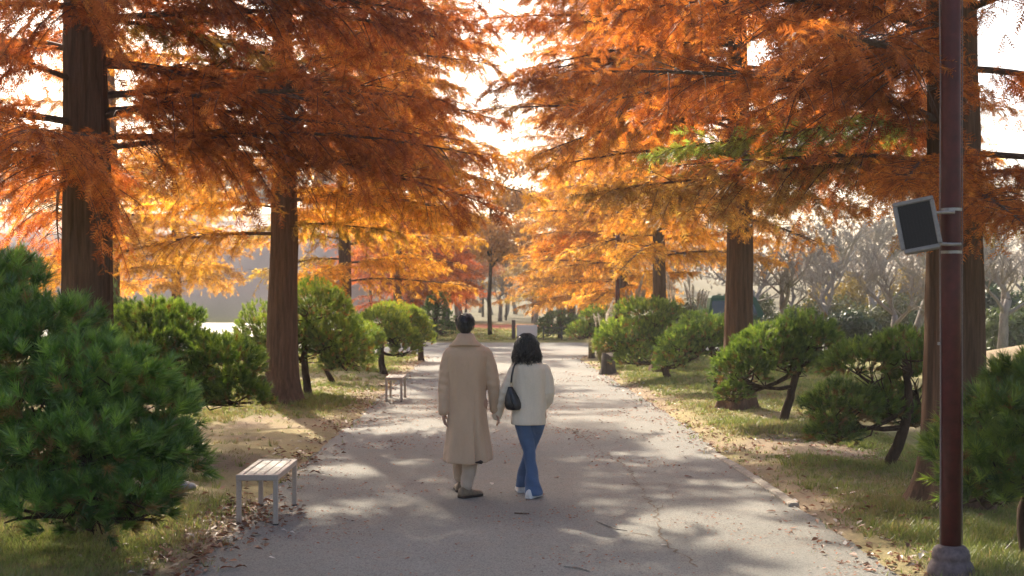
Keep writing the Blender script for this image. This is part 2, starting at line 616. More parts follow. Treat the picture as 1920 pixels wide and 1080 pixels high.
crack([gp(*p) for p in ((1310, 1065), (1240, 1010), (1232, 960), (1192, 905), (1180, 880), (1150, 858), (1115, 842), (1088, 815), (1060, 800))], .011)
crack([gp(*p) for p in ((1232, 960), (1260, 930), (1250, 905))], .006)
crack([gp(*p) for p in ((1240, 1010), (1180, 1000), (1120, 1012))], .005)

# kerb stones, half buried, on the right edge
kb = structure(empty('kerb'))
ky = 12.35
for k in range(5):
    L = .95
    mb = MB(); mb.box((0, L / 2, .0), (.10, L - .015, .17), bev=.012)
    o = mb.build('kerb_stone', M['kerb'], kb)
    xx = float(edge_r(np.array([ky + L / 2]))[0])
    xa = float(edge_r(np.array([ky]))[0]); xb = float(edge_r(np.array([ky + L]))[0])
    o.location = (xa + .03, ky, -.048 + random.uniform(-.006, .006) - .006 * k); o.rotation_euler = (0, random.uniform(-.05, .05), -math.atan2(xb - xa, L))
    ky += L


# ------------------------------------------------------------------ redwood trees
def nrm(a):
    return a / np.maximum(np.linalg.norm(a, axis=-1, keepdims=True), 1e-9)


def fronds(P, D, N, ln, rng, pairs=6):
    """feathery sprigs: P origins, D directions, N plane normals, ln lengths -> V, T, var"""
    n = len(P)
    S = nrm(np.cross(D, N))
    vs = []; base = []
    fv = rng.random(n)
    t = (np.arange(pairs) + .6) / (pairs + .3)
    prof = .42 * np.sin(np.clip(t * .75 + .22, 0, 1) * PI) + .06
    droop = np.array([0, 0, -1.0])
    for k in range(pairs):
        b0 = P + D * (ln * t[k])[:, None] + droop * (ln * .18 * t[k] ** 2)[:, None]
        b1 = b0 + D * (ln * .10)[:, None]
        for sg in (-1, 1):
            j = rng.normal(0, .18, (n, 3))
            tip = b0 + nrm(D * .75 + S * sg + droop * .2 + j) * (ln * prof[k])[:, None]
            vs.append(np.stack([b0, b1, tip], 1))
    tipc = P + D * ln[:, None] + droop * (ln * .18)[:, None]
    w = S * (ln * .018)[:, None]
    vs.append(np.stack([P - w, P + w, tipc], 1))
    V = np.stack(vs, 1)                      # n, k, 3, 3
    m = V.shape[1]
    var = np.clip(fv[:, None] + rng.normal(0, .12, (n, m)), 0, 1)
    V = V.reshape(-1, 3)
    return V, np.arange(len(V)).reshape(-1, 3), var.ravel()


def make_branch(L, seed, step=.085, fstep=.018):
    rng = np.random.default_rng(seed)
    rnd = random.Random(seed)
    wood = MB()
    n = 14
    ph = rnd.uniform(0, 6)
    rise = rnd.uniform(.02, .14); fall = rise + rnd.uniform(.06, .14)

    def main(s):
        return np.array([L * s, L * .035 * math.sin(3.2 * s + ph) * s, L * (rise * s - fall * s * s) + .02 * math.sin(7 * s + ph)])
    pts = [main(k / n) for k in range(n + 1)]
    wood.tube(pts, [(.034 * (L / 4.2) * (1 - k / n) ** .85 + .004) for k in range(n + 1)], 6)
    FP, FD, FN, FL = [], [], [], []
    ns = int(L * .94 / step) * 2
    for i in range(ns):
        s = .07 + .93 * (i + rnd.random() * .6) / ns
        side = 1 if i % 2 else -1
        p0 = main(min(s, 1)); tan = main(min(s + .02, 1.02)) - main(s - .02); tan /= np.linalg.norm(tan)
        ln = (.27 * L * max(0, 1 - s) ** .62 + .16) * rnd.uniform(.55, 1.1) * min(1, (s + .12) / .42)
        if s > .96:
            ang = rnd.uniform(0, .5)
        else:
            ang = math.radians(rnd.uniform(38, 70))
        sidev = np.array([-tan[1], tan[0], 0]) * side
        d0 = tan * math.cos(ang) + sidev * math.sin(ang); d0[2] += rnd.uniform(-.45, .45); d0 /= np.linalg.norm(d0)
        dr = rnd.uniform(.0, .75)
        m = 5
        q = [p0 + d0 * ln * (k / m) + np.array([0, 0, -dr * ln * (k / m) ** 2]) for k in range(m + 1)]
        wood.tube(q, [.0065 * (1 - .8 * k / m) * (ln / .8 + .3) for k in range(m + 1)], 3, cap=False)
        nf = max(3, int(ln / fstep))
        tt = np.clip((np.arange(nf) + rng.random(nf)) / nf * .95 + .05, 0, 1)
        P = p0 + d0 * (ln * tt)[:, None] + np.array([0, 0, -dr * ln]) * (tt ** 2)[:, None]
        dd = nrm(d0 + np.array([0, 0, -2 * dr]) * tt[:, None])
        sd = nrm(np.cross(dd, np.array([0, 0, 1.0])))
        a = rng.uniform(.45, 1.2, nf); sg = np.where(np.arange(nf) % 2, 1, -1)
        D = dd * np.cos(a)[:, None] + sd * (np.sin(a) * sg)[:, None]
        D[:, 2] -= rng.uniform(-.6, 1.0, nf)
        D = nrm(D + rng.normal(0, .25, (nf, 3)))
        N = nrm(np.array([0, 0, 1.0]) + rng.normal(0, .45, (nf, 3)))
        FP.append(P); FD.append(D); FN.append(N); FL.append(rng.uniform(.07, .15, nf) * rnd.uniform(.8, 1.25))
    V, T, var = fronds(np.concatenate(FP), np.concatenate(FD), np.concatenate(FN), np.concatenate(FL), rng)
    # sparse clumps: drop whole patches so that the sky shows between sprays
    m13 = 13
    fo = (np.arange(len(T)) // m13) * m13
    cl = .5 * vnoise(V[T[fo, 0], 0] * 2.0 + seed, V[T[fo, 0], 1] * 2.0, seed) + .5 * vnoise(V[T[fo, 0], 0] * 5.5 + seed, V[T[fo, 0], 1] * 5.5, seed + 9)
    keep = cl > .42
    T = T[keep]; var = var[keep]
    used, inv = np.unique(T, return_inverse=True)
    return wood.mesh('branch', M['twig']), np_mesh('foliage', V[used], inv.reshape(-1, 3), M['redwood_leaf'], var)


LONG = [make_branch(4.3, 100 + k) for k in range(4)]
MID = [make_branch(3.2, 200 + k) for k in range(3)]
SHORT = [make_branch(2.0, 300 + k) for k in range(2)]


def crown_top_mesh():
    """the leader shoots at the very top of a tree"""
    rng = np.random.default_rng(5)
    n = 1500
    h = rng.random(n) ** 1.4
    r = (1 - h) * 1.0 * np.sqrt(rng.random(n)) + .03
    a = rng.random(n) * 2 * PI
    P = np.stack([r * np.cos(a), r * np.sin(a), h * 2.6], 1)
    D = nrm(np.stack([np.cos(a), np.sin(a), rng.uniform(-.7, .3, n)], 1))
    N = nrm(np.array([0, 0, 1.0]) + rng.normal(0, .4, (n, 3)))
    V, T, var = fronds(P, D, N, rng.uniform(.14, .26, n), rng, 5)
    return np_mesh('crown', V, T, M['redwood_leaf'], var)


CROWN_TOP = crown_top_mesh()


def make_trunk(H, r0, seed, near):
    rnd = random.Random(seed)
    seg = 72 if near else 24
    zs = [-.25, -.1, 0, .06, .13, .22, .34, .5, .7, .95]
    st = .22 if near else .6
    while zs[-1] < H:
        zs.append(zs[-1] + st)
    zs = np.array(zs)
    th = np.arange(seg) / seg * 2 * PI
    lobes = [(rnd.randint(3, 7), rnd.uniform(0, 6), rnd.uniform(.04, .09)) for _ in range(3)]
    wob = rnd.uniform(0, 6)
    V = []
    for z in zs:
        t = max(0, 1 - z / (H + .2))
        r = r0 * (t ** .75) + .012
        fl = math.exp(-max(z, 0) / .28) * .55
        rr = r * (1 + fl * (1 + sum(a * 3.2 * np.sin(n * th + p) for n, p, a in lobes)))
        rr = rr * (1 + .03 * sum(np.sin(n * th + p + z * .25) for n, p, a in lobes))
        if near:
            tw = th + z * .03
            ridge = vnoise(tw * 13, th * 0 + z * 1.1, seed) * .6 + vnoise(tw * 25, th * 0 + z * 2.6, seed + 3) * .4
            ridge[-1] = ridge[0]
            rr = rr + (ridge - .5) * .040 * min(1, r / .18)
        cx = .05 * math.sin(z * .35 + wob) * min(1, z / 3 if z > 0 else 0); cy = .05 * math.cos(z * .3 + wob) * min(1, max(z, 0) / 3)
        V.append(np.stack([cx + rr * np.cos(th), cy + rr * np.sin(th), np.full(seg, z)], 1))
    mb = MB(); mb.loft(V)
    return mb.mesh('trunk', M['bark'], shade=True)


def mixc(a, b, t):
    return tuple(x + (y - x) * t for x, y in zip(a, b))


RUST = (.46, .138, .045); RED = (.44, .075, .025); ORANGE = (.66, .26, .045); GOLD = (.88, .53, .085); GREENISH = (.30, .34, .08); BROWN = (.36, .17, .08)


# openings in the canopy: where the sun gets through to the couple and to the verges
GAPS = [((-.62, 12.9, .9), .32), ((-3.1, 19.6, 0), .75), ((-2.9, 28, 0), .8), ((-3.6, 26, 0), .6), ((3.3, 21.0, 0), .7), ((3.5, 17.2, 0), .65), ((3.1, 26, 0), .8),
        ((2.4, 16, 0), .6), ((-1.6, 14.6, 0), .35), ((1.4, 19, 0), .55), ((3.3, 12.6, 0), .4), ((-3.2, 11.2, 0), .45)]


def in_gap(o, m, L):
    for g, r in GAPS:
        g = Vector(g)
        for k in (.3, .5, .7, .9):
            p = Vector(o) + m @ Vector((L * k, 0, 0))
            v = p - g; t = v.dot(sv)
            if t > 0 and (v - sv * t).length < r:
                return True
    return False


def redwood(X, Y, label, r0=.25, H=13.5, first=2.7, lo=ORANGE, hi=RUST, seed=0, near=False, step=.165, reach=1.0, special=(), skip=None, inner=None):
    inner = (24 if Y < 28 else 10) if inner is None else inner
    rnd = random.Random(seed * 31 + 5)
    root = empty('redwood_tree', (X, Y, gzf(X, Y) - .02))
    tag(root, label, 'tree', 'autumn redwoods lining the path')
    trunk = link('trunk', make_trunk(H, r0, seed, near), root)
    crown = link('crown', CROWN_TOP, root); crown.location = (0, 0, H - 1.9); crown.color = (*mixc(lo, hi, .8), 1)
    crown.rotation_euler = (0, 0, seed)
    z = first
    az = rnd.uniform(0, 6.28)
    while z < H - 1.2:
        f = (z - first) / (H - first)
        want = 4.35 * reach * (1 - f) ** .58 + .3
        want *= rnd.uniform(.66, 1.14 if Y < 28 else .98)
        if f < .05:
            want *= .8
        az += 2.39996 + rnd.uniform(-.5, .5)
        lib = LONG if want > 3.55 else MID if want > 2.4 else SHORT
        base = 4.3 if lib is LONG else 3.2 if lib is MID else 2.0
        wood, fol = rnd.choice(lib)
        sc = want / base
        pitch = rnd.uniform(-.16, .14) + .28 * f
        rr = r0 * max(0, 1 - z / H) ** .75 * .6
        m = Matrix.Translation((rr * math.cos(az), rr * math.sin(az), z)) @ Euler((rnd.uniform(-.2, .2), -pitch, az)).to_matrix().to_4x4() @ Matrix.Diagonal((sc, sc * rnd.choice((-1, 1)) * rnd.uniform(.9, 1.15), sc, 1))
        c = mixc(lo, hi, min(1, max(0, f * 1.5 + rnd.uniform(-.3, .3))))
        if rnd.random() < .06:
            c = mixc(c, GREENISH, .55)
        k = rnd.uniform(.7, 1.2); c = tuple(v * k for v in c)
        if Y > 60 or not in_gap(root.location, m, base):
            b = link('branch', wood, trunk); b.matrix_local = m
            o = link('foliage', fol, crown); o.matrix_local = crown.matrix_basis.inverted() @ m; o.color = (*c, 1)
        z += .74 * step * rnd.uniform(.5, 1.5) * (1 + f * .7)
    # long low limbs that reach out over the path
    if Y < 75 and abs(X) < 6:
        for k in range(inner):
            zz = first + .3 + (k + rnd.random()) * (4.2 if Y < 30 else 9.0) / inner
            aa = (0 if X < 0 else PI) + rnd.uniform(-.75, .75)
            wood, fol = rnd.choice(LONG); sc = (rnd.uniform(.86, 1.06) if Y < 28 else rnd.uniform(.70, .92)) * reach
            m = Matrix.Translation((0, 0, zz)) @ Euler((rnd.uniform(-.2, .2), rnd.uniform(-.16, .08), aa)).to_matrix().to_4x4() @ Matrix.Diagonal((sc, sc * rnd.choice((-1, 1)), sc, 1))
            if in_gap(root.location, m, 4.3):
                continue
            c = mixc(lo, hi, min(1, max(0, (zz - first) / 6 + rnd.uniform(-.3, .3)))); kk = rnd.uniform(.75, 1.15)
            b = link('branch', wood, trunk); b.matrix_local = m
            o = link('foliage', fol, crown); o.matrix_local = crown.matrix_basis.inverted() @ m; o.color = (*[v * kk for v in c], 1)
    for (zz, aa, ll, cc) in special:
        wood, fol = rnd.choice(MID); sc = ll / 3.2
        m = Matrix.Translation((0, 0, zz)) @ Euler((0, .02, aa)).to_matrix().to_4x4() @ Matrix.Scale(sc, 4)
        b = link('branch', wood, trunk); b.matrix_local = m
        o = link('foliage', fol, crown); o.matrix_local = crown.matrix_basis.inverted() @ m; o.color = (*cc, 1)
    return root


def at(xp, Y):
    return (xp - CX) / F * Y


redwood(at(160, 14.6), 14.6, 'thick dark redwood trunk with red-brown foliage behind the big left pine', .30, 12, 3.0, mixc(ORANGE, RUST, .6), mixc(RUST, ORANGE, .15), 1, True, .19, 1.08, inner=12)
redwood(at(527, 23.3), 23.3, 'straight redwood on a bare soil mound behind the near bench, orange-gold leaves', .27, 12, 2.95, mixc(GOLD, ORANGE, .1), mixc(RUST, ORANGE, .3), 2, True, .20, inner=14)
redwood(at(645, 36), 36, 'slim redwood rising behind the clipped pines right of the second left trunk', .19, 14, 2.1, GOLD, ORANGE, 3, False, .19)
redwood(at(734, 52), 55, 'pale thin redwood trunk left of the man, fourth on the left side', .17, 14, 2.2, mixc(ORANGE, RED, .3), mixc(RED, ORANGE, .3), 4, False, .2)
redwood(at(771, 66), 66, 'dark redwood with bright yellow low leaves, last one on the left of the path', .24, 13.5, 1.6, mixc(ORANGE, RED, .5), RED, 5, False, .2)
redwood(at(1787, 12.1), 12.1, 'big redwood with flared ridged trunk right behind the maroon pole', .275, 12, 2.9, mixc(RUST, ORANGE, .6), mixc(RUST, ORANGE, .25), 6, True, .26, .95, inner=11,
        special=[(3.45, PI * .93, 2.7, (.30, .40, .09)), (3.05, PI * 1.02, 3.3, (.45, .27, .08)), (2.72, -PI * .56, 2.7, mixc(RUST, ORANGE, .7)), (2.95, -PI * .40, 2.3, mixc(RUST, ORANGE, .4)), (3.0, -PI * .66, 2.6, ORANGE)])
redwood(at(1383, 22.0), 22.0, 'redwood with red-brown trunk and orange leaves between the right-hand pines', .235, 12, 3.1, mixc(GOLD, ORANGE, .4), mixc(RUST, ORANGE, .3), 7, True, .17)
redwood(at(1236, 33), 33, 'golden redwood standing behind the rounded pine right of the path', .175, 14, 2.9, GOLD, ORANGE, 8, False, .18)
redwood(at(1168, 44), 44, 'golden redwood whose trunk shows beside the distant maroon pole', .17, 14, 2.1, GOLD, mixc(GOLD, ORANGE, .6), 9, False, .19)
redwood(at(1121, 57), 57.5, 'far golden redwood on the right just past the crossing path', .22, 13.5, 1.5, mixc(GOLD, ORANGE, .4), mixc(RUST, GOLD, .5), 10, False, .2)
redwood(at(1072, 70), 70, 'farthest golden redwood on the right side beyond the low railing', .22, 12, 1.4, mixc(GOLD, BROWN, .35), mixc(ORANGE, BROWN, .4), 11, False, .21)
redwood(-4.6, 80, 'reddish redwood in the distance just left of the man', .2, 10.5, 1.5, mixc(RED, ORANGE, .2), mixc(RED, BROWN, .3), 12, False, .22)
redwood(-11.0, 38, 'golden redwood further back at the left edge of the verge', .22, 12, 2.3, GOLD, mixc(GOLD, ORANGE, .5), 13, False, .2)

redwood(-12.5, 52, 'golden redwood standing off the path in front of the pale plaza', .2, 12, 2.3, GOLD, mixc(GOLD, ORANGE, .5), 14, False, .2)
redwood(-3.6, 93, 'orange redwood far up the avenue left of the vanishing point', .2, 10.5, 1.4, mixc(GOLD, RED, .5), mixc(RED, ORANGE, .5), 15, False, .24)
redwood(4.0, 85, 'gold redwood far up the avenue right of the vanishing point', .2, 10.5, 1.4, mixc(GOLD, ORANGE, .3), mixc(GOLD, BROWN, .4), 16, False, .24)


# ------------------------------------------------------------------ clipped pines
def needle_tufts(P, D, Y, rng, per=34, ln=(.07, .115), var=None):
    n = len(P)
    ref = nrm(rng.normal(0, 1, (n, 3)))
    U = nrm(np.cross(D, ref)); W = np.cross(D, U)
    a = rng.random((n, per)) * 2 * PI
    t = rng.random((n, per))
    spread = .35 + .85 * (1 - t) * rng.uniform(.6, 1.2, (n, per))
    dirs = D[:, None, :] + (U[:, None, :] * np.cos(a)[..., None] + W[:, None, :] * np.sin(a)[..., None]) * spread[..., None]
    dirs = nrm(dirs)
    sl = rng.uniform(.05, .10, n)[:, None]
    base = P[:, None, :] + D[:, None, :] * (t * sl)[..., None]
    L = rng.uniform(ln[0], ln[1], (n, per))
    tip = base + dirs * L[..., None]
    tip[..., 2] -= .10 * L
    w = max(.0038, .21 * Y / 1333)
    side = nrm(np.cross(dirs, nrm(rng.normal(0, 1, (n, per, 3))))) * w
    V = np.stack([base - side, base + side, tip], 2).reshape(-1, 3)
    if var is None:
        var = rng.uniform(.2, 1, n)
    vv = np.clip(var[:, None] + rng.normal(0, .05, (n, per)), 0, 1)
    vv = np.where(var[:, None] < .13, np.minimum(vv, .13), np.maximum(vv, .17))
    return V, np.arange(len(V)).reshape(-1, 3), vv.ravel()


def pine(X, Y, label, pads, trunk, seed, r=.07, dens=95, per=30, tone=(1, 1, 1), brown=.10, top=None):
    """pads: list of (px, py, dY, width_px, height_px) as seen from the path; trunk: list of pixel (x, y) from base up"""
    rng = np.random.default_rng(900 + seed); rnd = random.Random(seed)
    bz = gzf(X, Y)
    root = empty('clipped_pine', (X, Y, bz))
    tag(root, label, 'pine', 'clipped garden pines along the path')
    o3 = np.array([X, Y, bz])
    tp = []
    for i, (qx, qy) in enumerate(trunk):
        p = np.array(px(qx, qy, Y)) - o3
        p[1] += rnd.uniform(-.06, .06) * (i > 0)
        tp.append(p)
    tp[0][2] = min(tp[0][2], 0) - .08
    # refine the trunk
    pts = []
    for a, b in zip(tp[:-1], tp[1:]):
        for k in range(4):
            pts.append(a + (b - a) * k / 4 + np.array([rnd.gauss(0, .008), rnd.gauss(0, .008), 0]))
    pts.append(tp[-1])
    wood = MB()
    wood.tube(pts, [r * (1.25 if i == 0 else 1 - .55 * i / len(pts)) for i in range(len(pts))], 10)
    centres = []
    for (qx, qy, dY, w, h) in pads:
        YY = Y + dY
        c = np.array(px(qx, qy, YY)) - o3
        centres.append((c, w / 2 / F * YY, h / 2 / F * YY))
    limbs = MB()
    k0 = int(len(pts) * .45)
    for c, rx, rz in centres:
        st = pts[min(len(pts) - 1, rnd.randint(k0, len(pts) - 1))]
        tgt = c + np.array([0, 0, -.25 * rz])
        mid = (st + tgt) / 2 + np.array([rnd.gauss(0, .05), rnd.gauss(0, .05), -.04])
        q = [st, (st + mid) / 2 + np.array([0, 0, -.02]), mid, (mid + tgt) / 2 + np.array([rnd.gauss(0, .02), 0, .03]), tgt]
        limbs.tube(q, [r * .5, r * .42, r * .36, r * .28, r * .2], 6)
        for k in range(int(10 + 14 * rx)):
            a = rnd.uniform(0, 6.28); f = rnd.uniform(.45, .92)
            e = c + np.array([rx * f * math.cos(a), rx * f * math.sin(a), rz * rnd.uniform(-.35, .5)])
            s0 = q[rnd.randint(2, 4)]
            m2 = (s0 + e) / 2 + np.array([rnd.gauss(0, .05), rnd.gauss(0, .05), rnd.uniform(-.06, .04)])
            limbs.tube([s0, m2, e], [r * .17, r * .12, .004], 4, cap=False)
    tk = wood.build('trunk', M['pine_bark'], root, shade=True)
    limbs.build('limb', M['pine_bark'], tk)
    for j, (c, rx, rz) in enumerate(centres):
        area = 2 * PI * ((rx * rx + 2 * rx * rz) / 3) * 1.35
        n = int(dens * area * (2.6 if Y < 12 else 4.2)) + 60
        d = rng.normal(0, 1, (n, 3)); d = nrm(d)
        d[:, 2] = np.where(d[:, 2] < -.28, -d[:, 2] * .6, d[:, 2]); d = nrm(d)
        lump = 1 + (.34 if Y < 12 else .2) * (vnoise(d[:, 0] * 2.3 + seed + j * 3.7, d[:, 1] * 2.3 + d[:, 2] * 1.9, seed + j) - .5) * 2
        gap = vnoise(d[:, 0] * 4.6 + j * 1.7, d[:, 1] * 4.6 + d[:, 2] * 4.1, seed + 50 + j)
        kp = gap > (.33 if Y < 12 else .24)
        d = d[kp]; lump = lump[kp]; n = len(d)
        rad = lump * (1 - .42 * rng.random(n) ** 2.2)
        R = np.array([rx, rx * .95, rz])
        P = c + d * R * rad[:, None]
        nor = nrm(d / R)
        D = nrm(nor * .75 + np.array([0, 0, .55]) + rng.normal(0, .28, (n, 3)))
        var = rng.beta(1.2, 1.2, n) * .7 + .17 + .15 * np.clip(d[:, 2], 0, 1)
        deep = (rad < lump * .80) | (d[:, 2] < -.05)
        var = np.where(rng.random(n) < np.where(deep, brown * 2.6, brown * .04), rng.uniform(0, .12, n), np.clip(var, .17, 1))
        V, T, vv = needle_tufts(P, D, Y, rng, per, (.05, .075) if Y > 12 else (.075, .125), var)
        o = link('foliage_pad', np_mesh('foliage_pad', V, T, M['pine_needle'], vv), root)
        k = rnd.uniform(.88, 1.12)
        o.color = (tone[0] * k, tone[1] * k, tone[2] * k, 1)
    return root


D1 = (1.0, 1.25, 1.1); D2 = (1.5, 1.45, 1.05); D3 = (1.9, 1.65, 1.0); D4 = (2.3, 1.8, .9)
pine(at(150, 10.7), 10.7, 'large dark green pine with long needles at the lower left corner',
     [(-20, 575, -.6, 190, 150), (85, 645, -.8, 210, 150), (0, 690, -.9, 260, 190), (195, 715, -1.0, 220, 140), (95, 780, -1.1, 280, 170), (275, 790, -.9, 180, 150), (170, 850, -1.2, 300, 160),
      (295, 870, -1.0, 150, 130), (40, 870, -1.0, 280, 150), (215, 930, -1.2, 230, 110), (90, 955, -1.3, 240, 100), (255, 965, -1.1, 130, 70), (165, 985, -1.0, 170, 60), (-100, 660, -.8, 240, 280), (-120, 840, -.9, 280, 220), (15, 525, -.4, 100, 80)],
     [(165, 1035), (160, 960), (130, 850), (100, 720), (60, 620)], 1, .085, 74, 46, (1.6, 1.75, 1.25), .14)
pine(at(330, 15.8), 15.8, 'flat-topped pine between the big left pine and the second trunk',
     [(290, 605, .2, 160, 70), (300, 660, 0, 190, 110), (400, 690, -.2, 180, 120), (330, 740, 0, 200, 110), (440, 745, -.3, 140, 90), (240, 700, .3, 170, 130)],
     [(318, 868), (325, 800), (318, 730), (300, 640)], 2, .07, 100, 34, (1.75, 1.65, 1.1), .14)
pine(at(572, 25), 25, 'tall rounded pine with thin dark trunk just behind the second left tree trunk',
     [(590, 580, 0, 130, 100), (640, 650, -.2, 120, 110), (560, 660, .3, 150, 120), (500, 640, .4, 130, 130), (650, 685, -.2, 100, 80), (600, 625, .2, 140, 110), (475, 665, .2, 90, 80)],
     [(581, 752), (572, 700), (572, 650), (578, 590)], 3, .085, 60, 30, D3, .12)
pine(at(625, 28), 29, 'small leaning pine half hidden behind the tall rounded left pine',
     [(660, 660, 0, 110, 90), (690, 640, .2, 60, 60)],
     [(630, 720), (612, 695), (640, 660)], 4, .07, 55, 28, D3, .1)
pine(at(715, 31.5), 31.5, 'drooping umbrella pine left of the man, nearer one of two',
     [(712, 608, 0, 100, 55), (745, 640, -.2, 90, 80), (700, 640, .2, 90, 60), (760, 660, 0, 50, 50)],
     [(720, 685), (714, 660), (718, 620)], 5, .09, 55, 28, D4, .08)
pine(at(770, 38), 39, 'umbrella pine with bright top left of the man, farther one of two',
     [(745, 592, 0, 110, 46), (780, 620, 0, 60, 60), (790, 640, 0, 46, 44), (760, 610, .3, 80, 50)],
     [(790, 665), (788, 640), (765, 610)], 6, .1, 50, 26, D4, .06)
pine(at(818, 52), 56, 'bluish upright pine across the junction directly left of the man',
     [(820, 570, 0, 46, 46), (812, 600, 0, 70, 60), (826, 622, 0, 70, 44)],
     [(815, 646), (816, 610), (820, 570)], 7, .14, 34, 24, (.8, 1.0, 1.15), .05)
# right side
pine(at(1900, 9.9), 9.9, 'dark pine cut off by the right edge beside the maroon pole',
     [(1880, 790, 0, 170, 150), (1850, 880, -.1, 170, 170), (1930, 740, .2, 150, 150), (1930, 900, -.2, 200, 200), (1980, 820, .1, 220, 260), (1840, 930, -.2, 110, 100)],
     [(1935, 1060), (1930, 960), (1945, 860), (1940, 780)], 8, .08, 62, 50, (1.9, 1.75, 1.0), .12)
pine(at(1662, 14.9), 14.9, 'spreading pine with leaning dark trunk nearest the big right tree',
     [(1690, 665, .1, 140, 80), (1610, 690, 0, 130, 90), (1575, 775, -.2, 140, 100), (1640, 770, .2, 130, 90), (1560, 820, -.25, 90, 70), (1720, 720, .4, 110, 110), (1700, 790, .3, 100, 60)],
     [(1655, 892), (1690, 815), (1705, 760), (1700, 690)], 9, .072, 95, 34, D2, .2)
pine(at(1462, 19.3), 19.3, 'round-topped pine with slanting trunk in front of the second right tree',
     [(1510, 640, .1, 130, 110), (1440, 665, 0, 130, 110), (1390, 705, -.2, 100, 110), (1480, 690, .2, 150, 80), (1375, 745, -.2, 60, 60), (1540, 660, .3, 80, 90)],
     [(1460, 812), (1478, 755), (1490, 715), (1490, 650)], 10, .075, 80, 32, D2, .12)
pine(at(1345, 25), 26, 'dense pine left of the second right tree with many bare inner stems',
     [(1320, 628, 0, 110, 76), (1275, 660, -.2, 90, 90), (1330, 655, .2, 110, 80), (1370, 630, .3, 80, 80), (1262, 685, -.2, 60, 50)],
     [(1345, 745), (1345, 705), (1330, 640)], 11, .09, 60, 30, D2, .14)
pine(at(1255, 29), 29.5, 'bright rounded pine with dome top right of the path middle',
     [(1220, 590, .1, 120, 60), (1180, 640, 0, 110, 90), (1235, 630, 0, 90, 80), (1195, 675, -.2, 90, 60), (1145, 650, 0, 60, 70)],
     [(1262, 722), (1245, 690), (1220, 620)], 12, .095, 58, 30, D3, .10)
pine(at(1100, 39), 40, 'low green pine beside the path near the crossing, right side',
     [(1120, 600, 0, 60, 46), (1092, 628, 0, 60, 50), (1125, 625, .3, 70, 60)],
     [(1110, 672), (1108, 640), (1112, 610)], 13, .11, 48, 26, D3, .08)
pine(at(1050, 56), 57, 'broad dark pine past the crossing behind the low railing',
     [(1048, 610, 0, 80, 50), (1030, 625, 0, 50, 36), (1070, 620, .5, 60, 44)],
     [(1052, 642), (1050, 620), (1048, 600)], 14, .14, 34, 24, (.9, 1.0, 1.0), .05)


# ------------------------------------------------------------------ bare trees, shrubs, far wood
def bare_tree_meshes(seed, H=5.0, levels=4):
    rnd = random.Random(seed)
    trunk = MB(); limb = MB()

    def grow(p, d, L, r, lev):
        pts = [p]; m = 4
        q = p.copy(); dd = d.copy()
        for k in range(m):
            dd = (dd + Vector((rnd.gauss(0, .16), rnd.gauss(0, .16), rnd.gauss(.03, .10)))).normalized()
            q = q + dd * (L / m); pts.append(q.copy())
        (trunk if lev == 0 else limb).tube(pts, [r * (1 - .42 * k / m) for k in range(m + 1)], 8 if lev == 0 else 5 if lev < 2 else 3, cap=lev < 2)
        if lev >= levels:
            return
        nb = (4, 5, 5, 6)[min(lev, 3)]
        for k in range(nb):
            t = rnd.uniform(.45, 1) if lev else rnd.uniform(.72, 1)
            i = min(m, max(1, int(t * m + .5)))
            ax = Vector((rnd.gauss(0, 1), rnd.gauss(0, 1), rnd.gauss(.2, .5))).normalized()
            nd = (dd * .75 + ax * (.8 if lev else .95) + Vector((0, 0, .15))).normalized()
            grow(pts[i], nd, L * rnd.uniform(.5, .78), r * rnd.uniform(.34, .50), lev + 1)
    grow(Vector((0, 0, -.1)), Vector((rnd.gauss(0, .1), rnd.gauss(0, .1), 1)).normalized(), H * .33, H * .032, 0)
    return trunk.mesh('trunk', M['grey_bark'], True), limb.mesh('crown', M['grey_bark'])


BARE = [bare_tree_meshes(40 + k, 5.2 + .6 * k) for k in range(3)]


def bare_tree(X, Y, s, k, label, dark=False):
    root = empty('bare_tree', (X, Y, gzf(X, Y)), k * 1.7 + X)
    tag(root, label, 'tree', 'leafless grey trees in the background')
    t, c = BARE[k % 3]
    for me, nm in ((t, 'trunk'), (c, 'crown')):
        o = link(nm, me, root); o.scale = (s, s, s)
    return root


def leaf_cloud(n, lobes, size, rng):
    """leaf faces through lumpy volumes"""
    k = rng.integers(0, len(lobes), n)
    Lc = np.array([l[:3] for l in lobes])[k]; Lr = np.array([l[3:] for l in lobes])[k]
    d = nrm(rng.normal(0, 1, (n, 3)))
    rad = (1 - .55 * rng.random(n) ** 2)
    P = Lc + d * Lr * rad[:, None]
    nn = nrm(d + rng.normal(0, .6, (n, 3)))
    u = nrm(np.cross(nn, nrm(rng.normal(0, 1, (n, 3))))); v = np.cross(nn, u)
    s = rng.uniform(.6, 1.3, n)[:, None] * size
    V = np.stack([P - u * s, P - v * s * .45, P + u * s, P + v * s * .45], 1).reshape(-1, 3)
    i = np.arange(n) * 4
    T = np.stack([np.stack([i, i + 1, i + 2], 1), np.stack([i, i + 2, i + 3], 1)], 1).reshape(-1, 3)
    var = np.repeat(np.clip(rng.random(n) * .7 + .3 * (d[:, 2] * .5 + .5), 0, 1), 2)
    return V, T, var


def shrub_proto(seed, n=4200, size=.06):
    rng = np.random.default_rng(seed)
    lobes = [(rng.uniform(-.7, .7), rng.uniform(-.5, .5), rng.uniform(.35, .95), *(rng.uniform(.3, .5, 3))) for _ in range(9)]
    V, T, var = leaf_cloud(n, lobes, size, rng)
    st = MB()
    for k in range(7):
        l = lobes[k]
        st.tube([(l[0] * .15, l[1] * .15, -.05), (l[0] * .5, l[1] * .5, l[2] * .5), l[:3]], [.025, .018, .008], 5)
    return np_mesh('crown', V, T, M['shrub_leaf'], var), st.mesh('stem', M['dark_bark'])


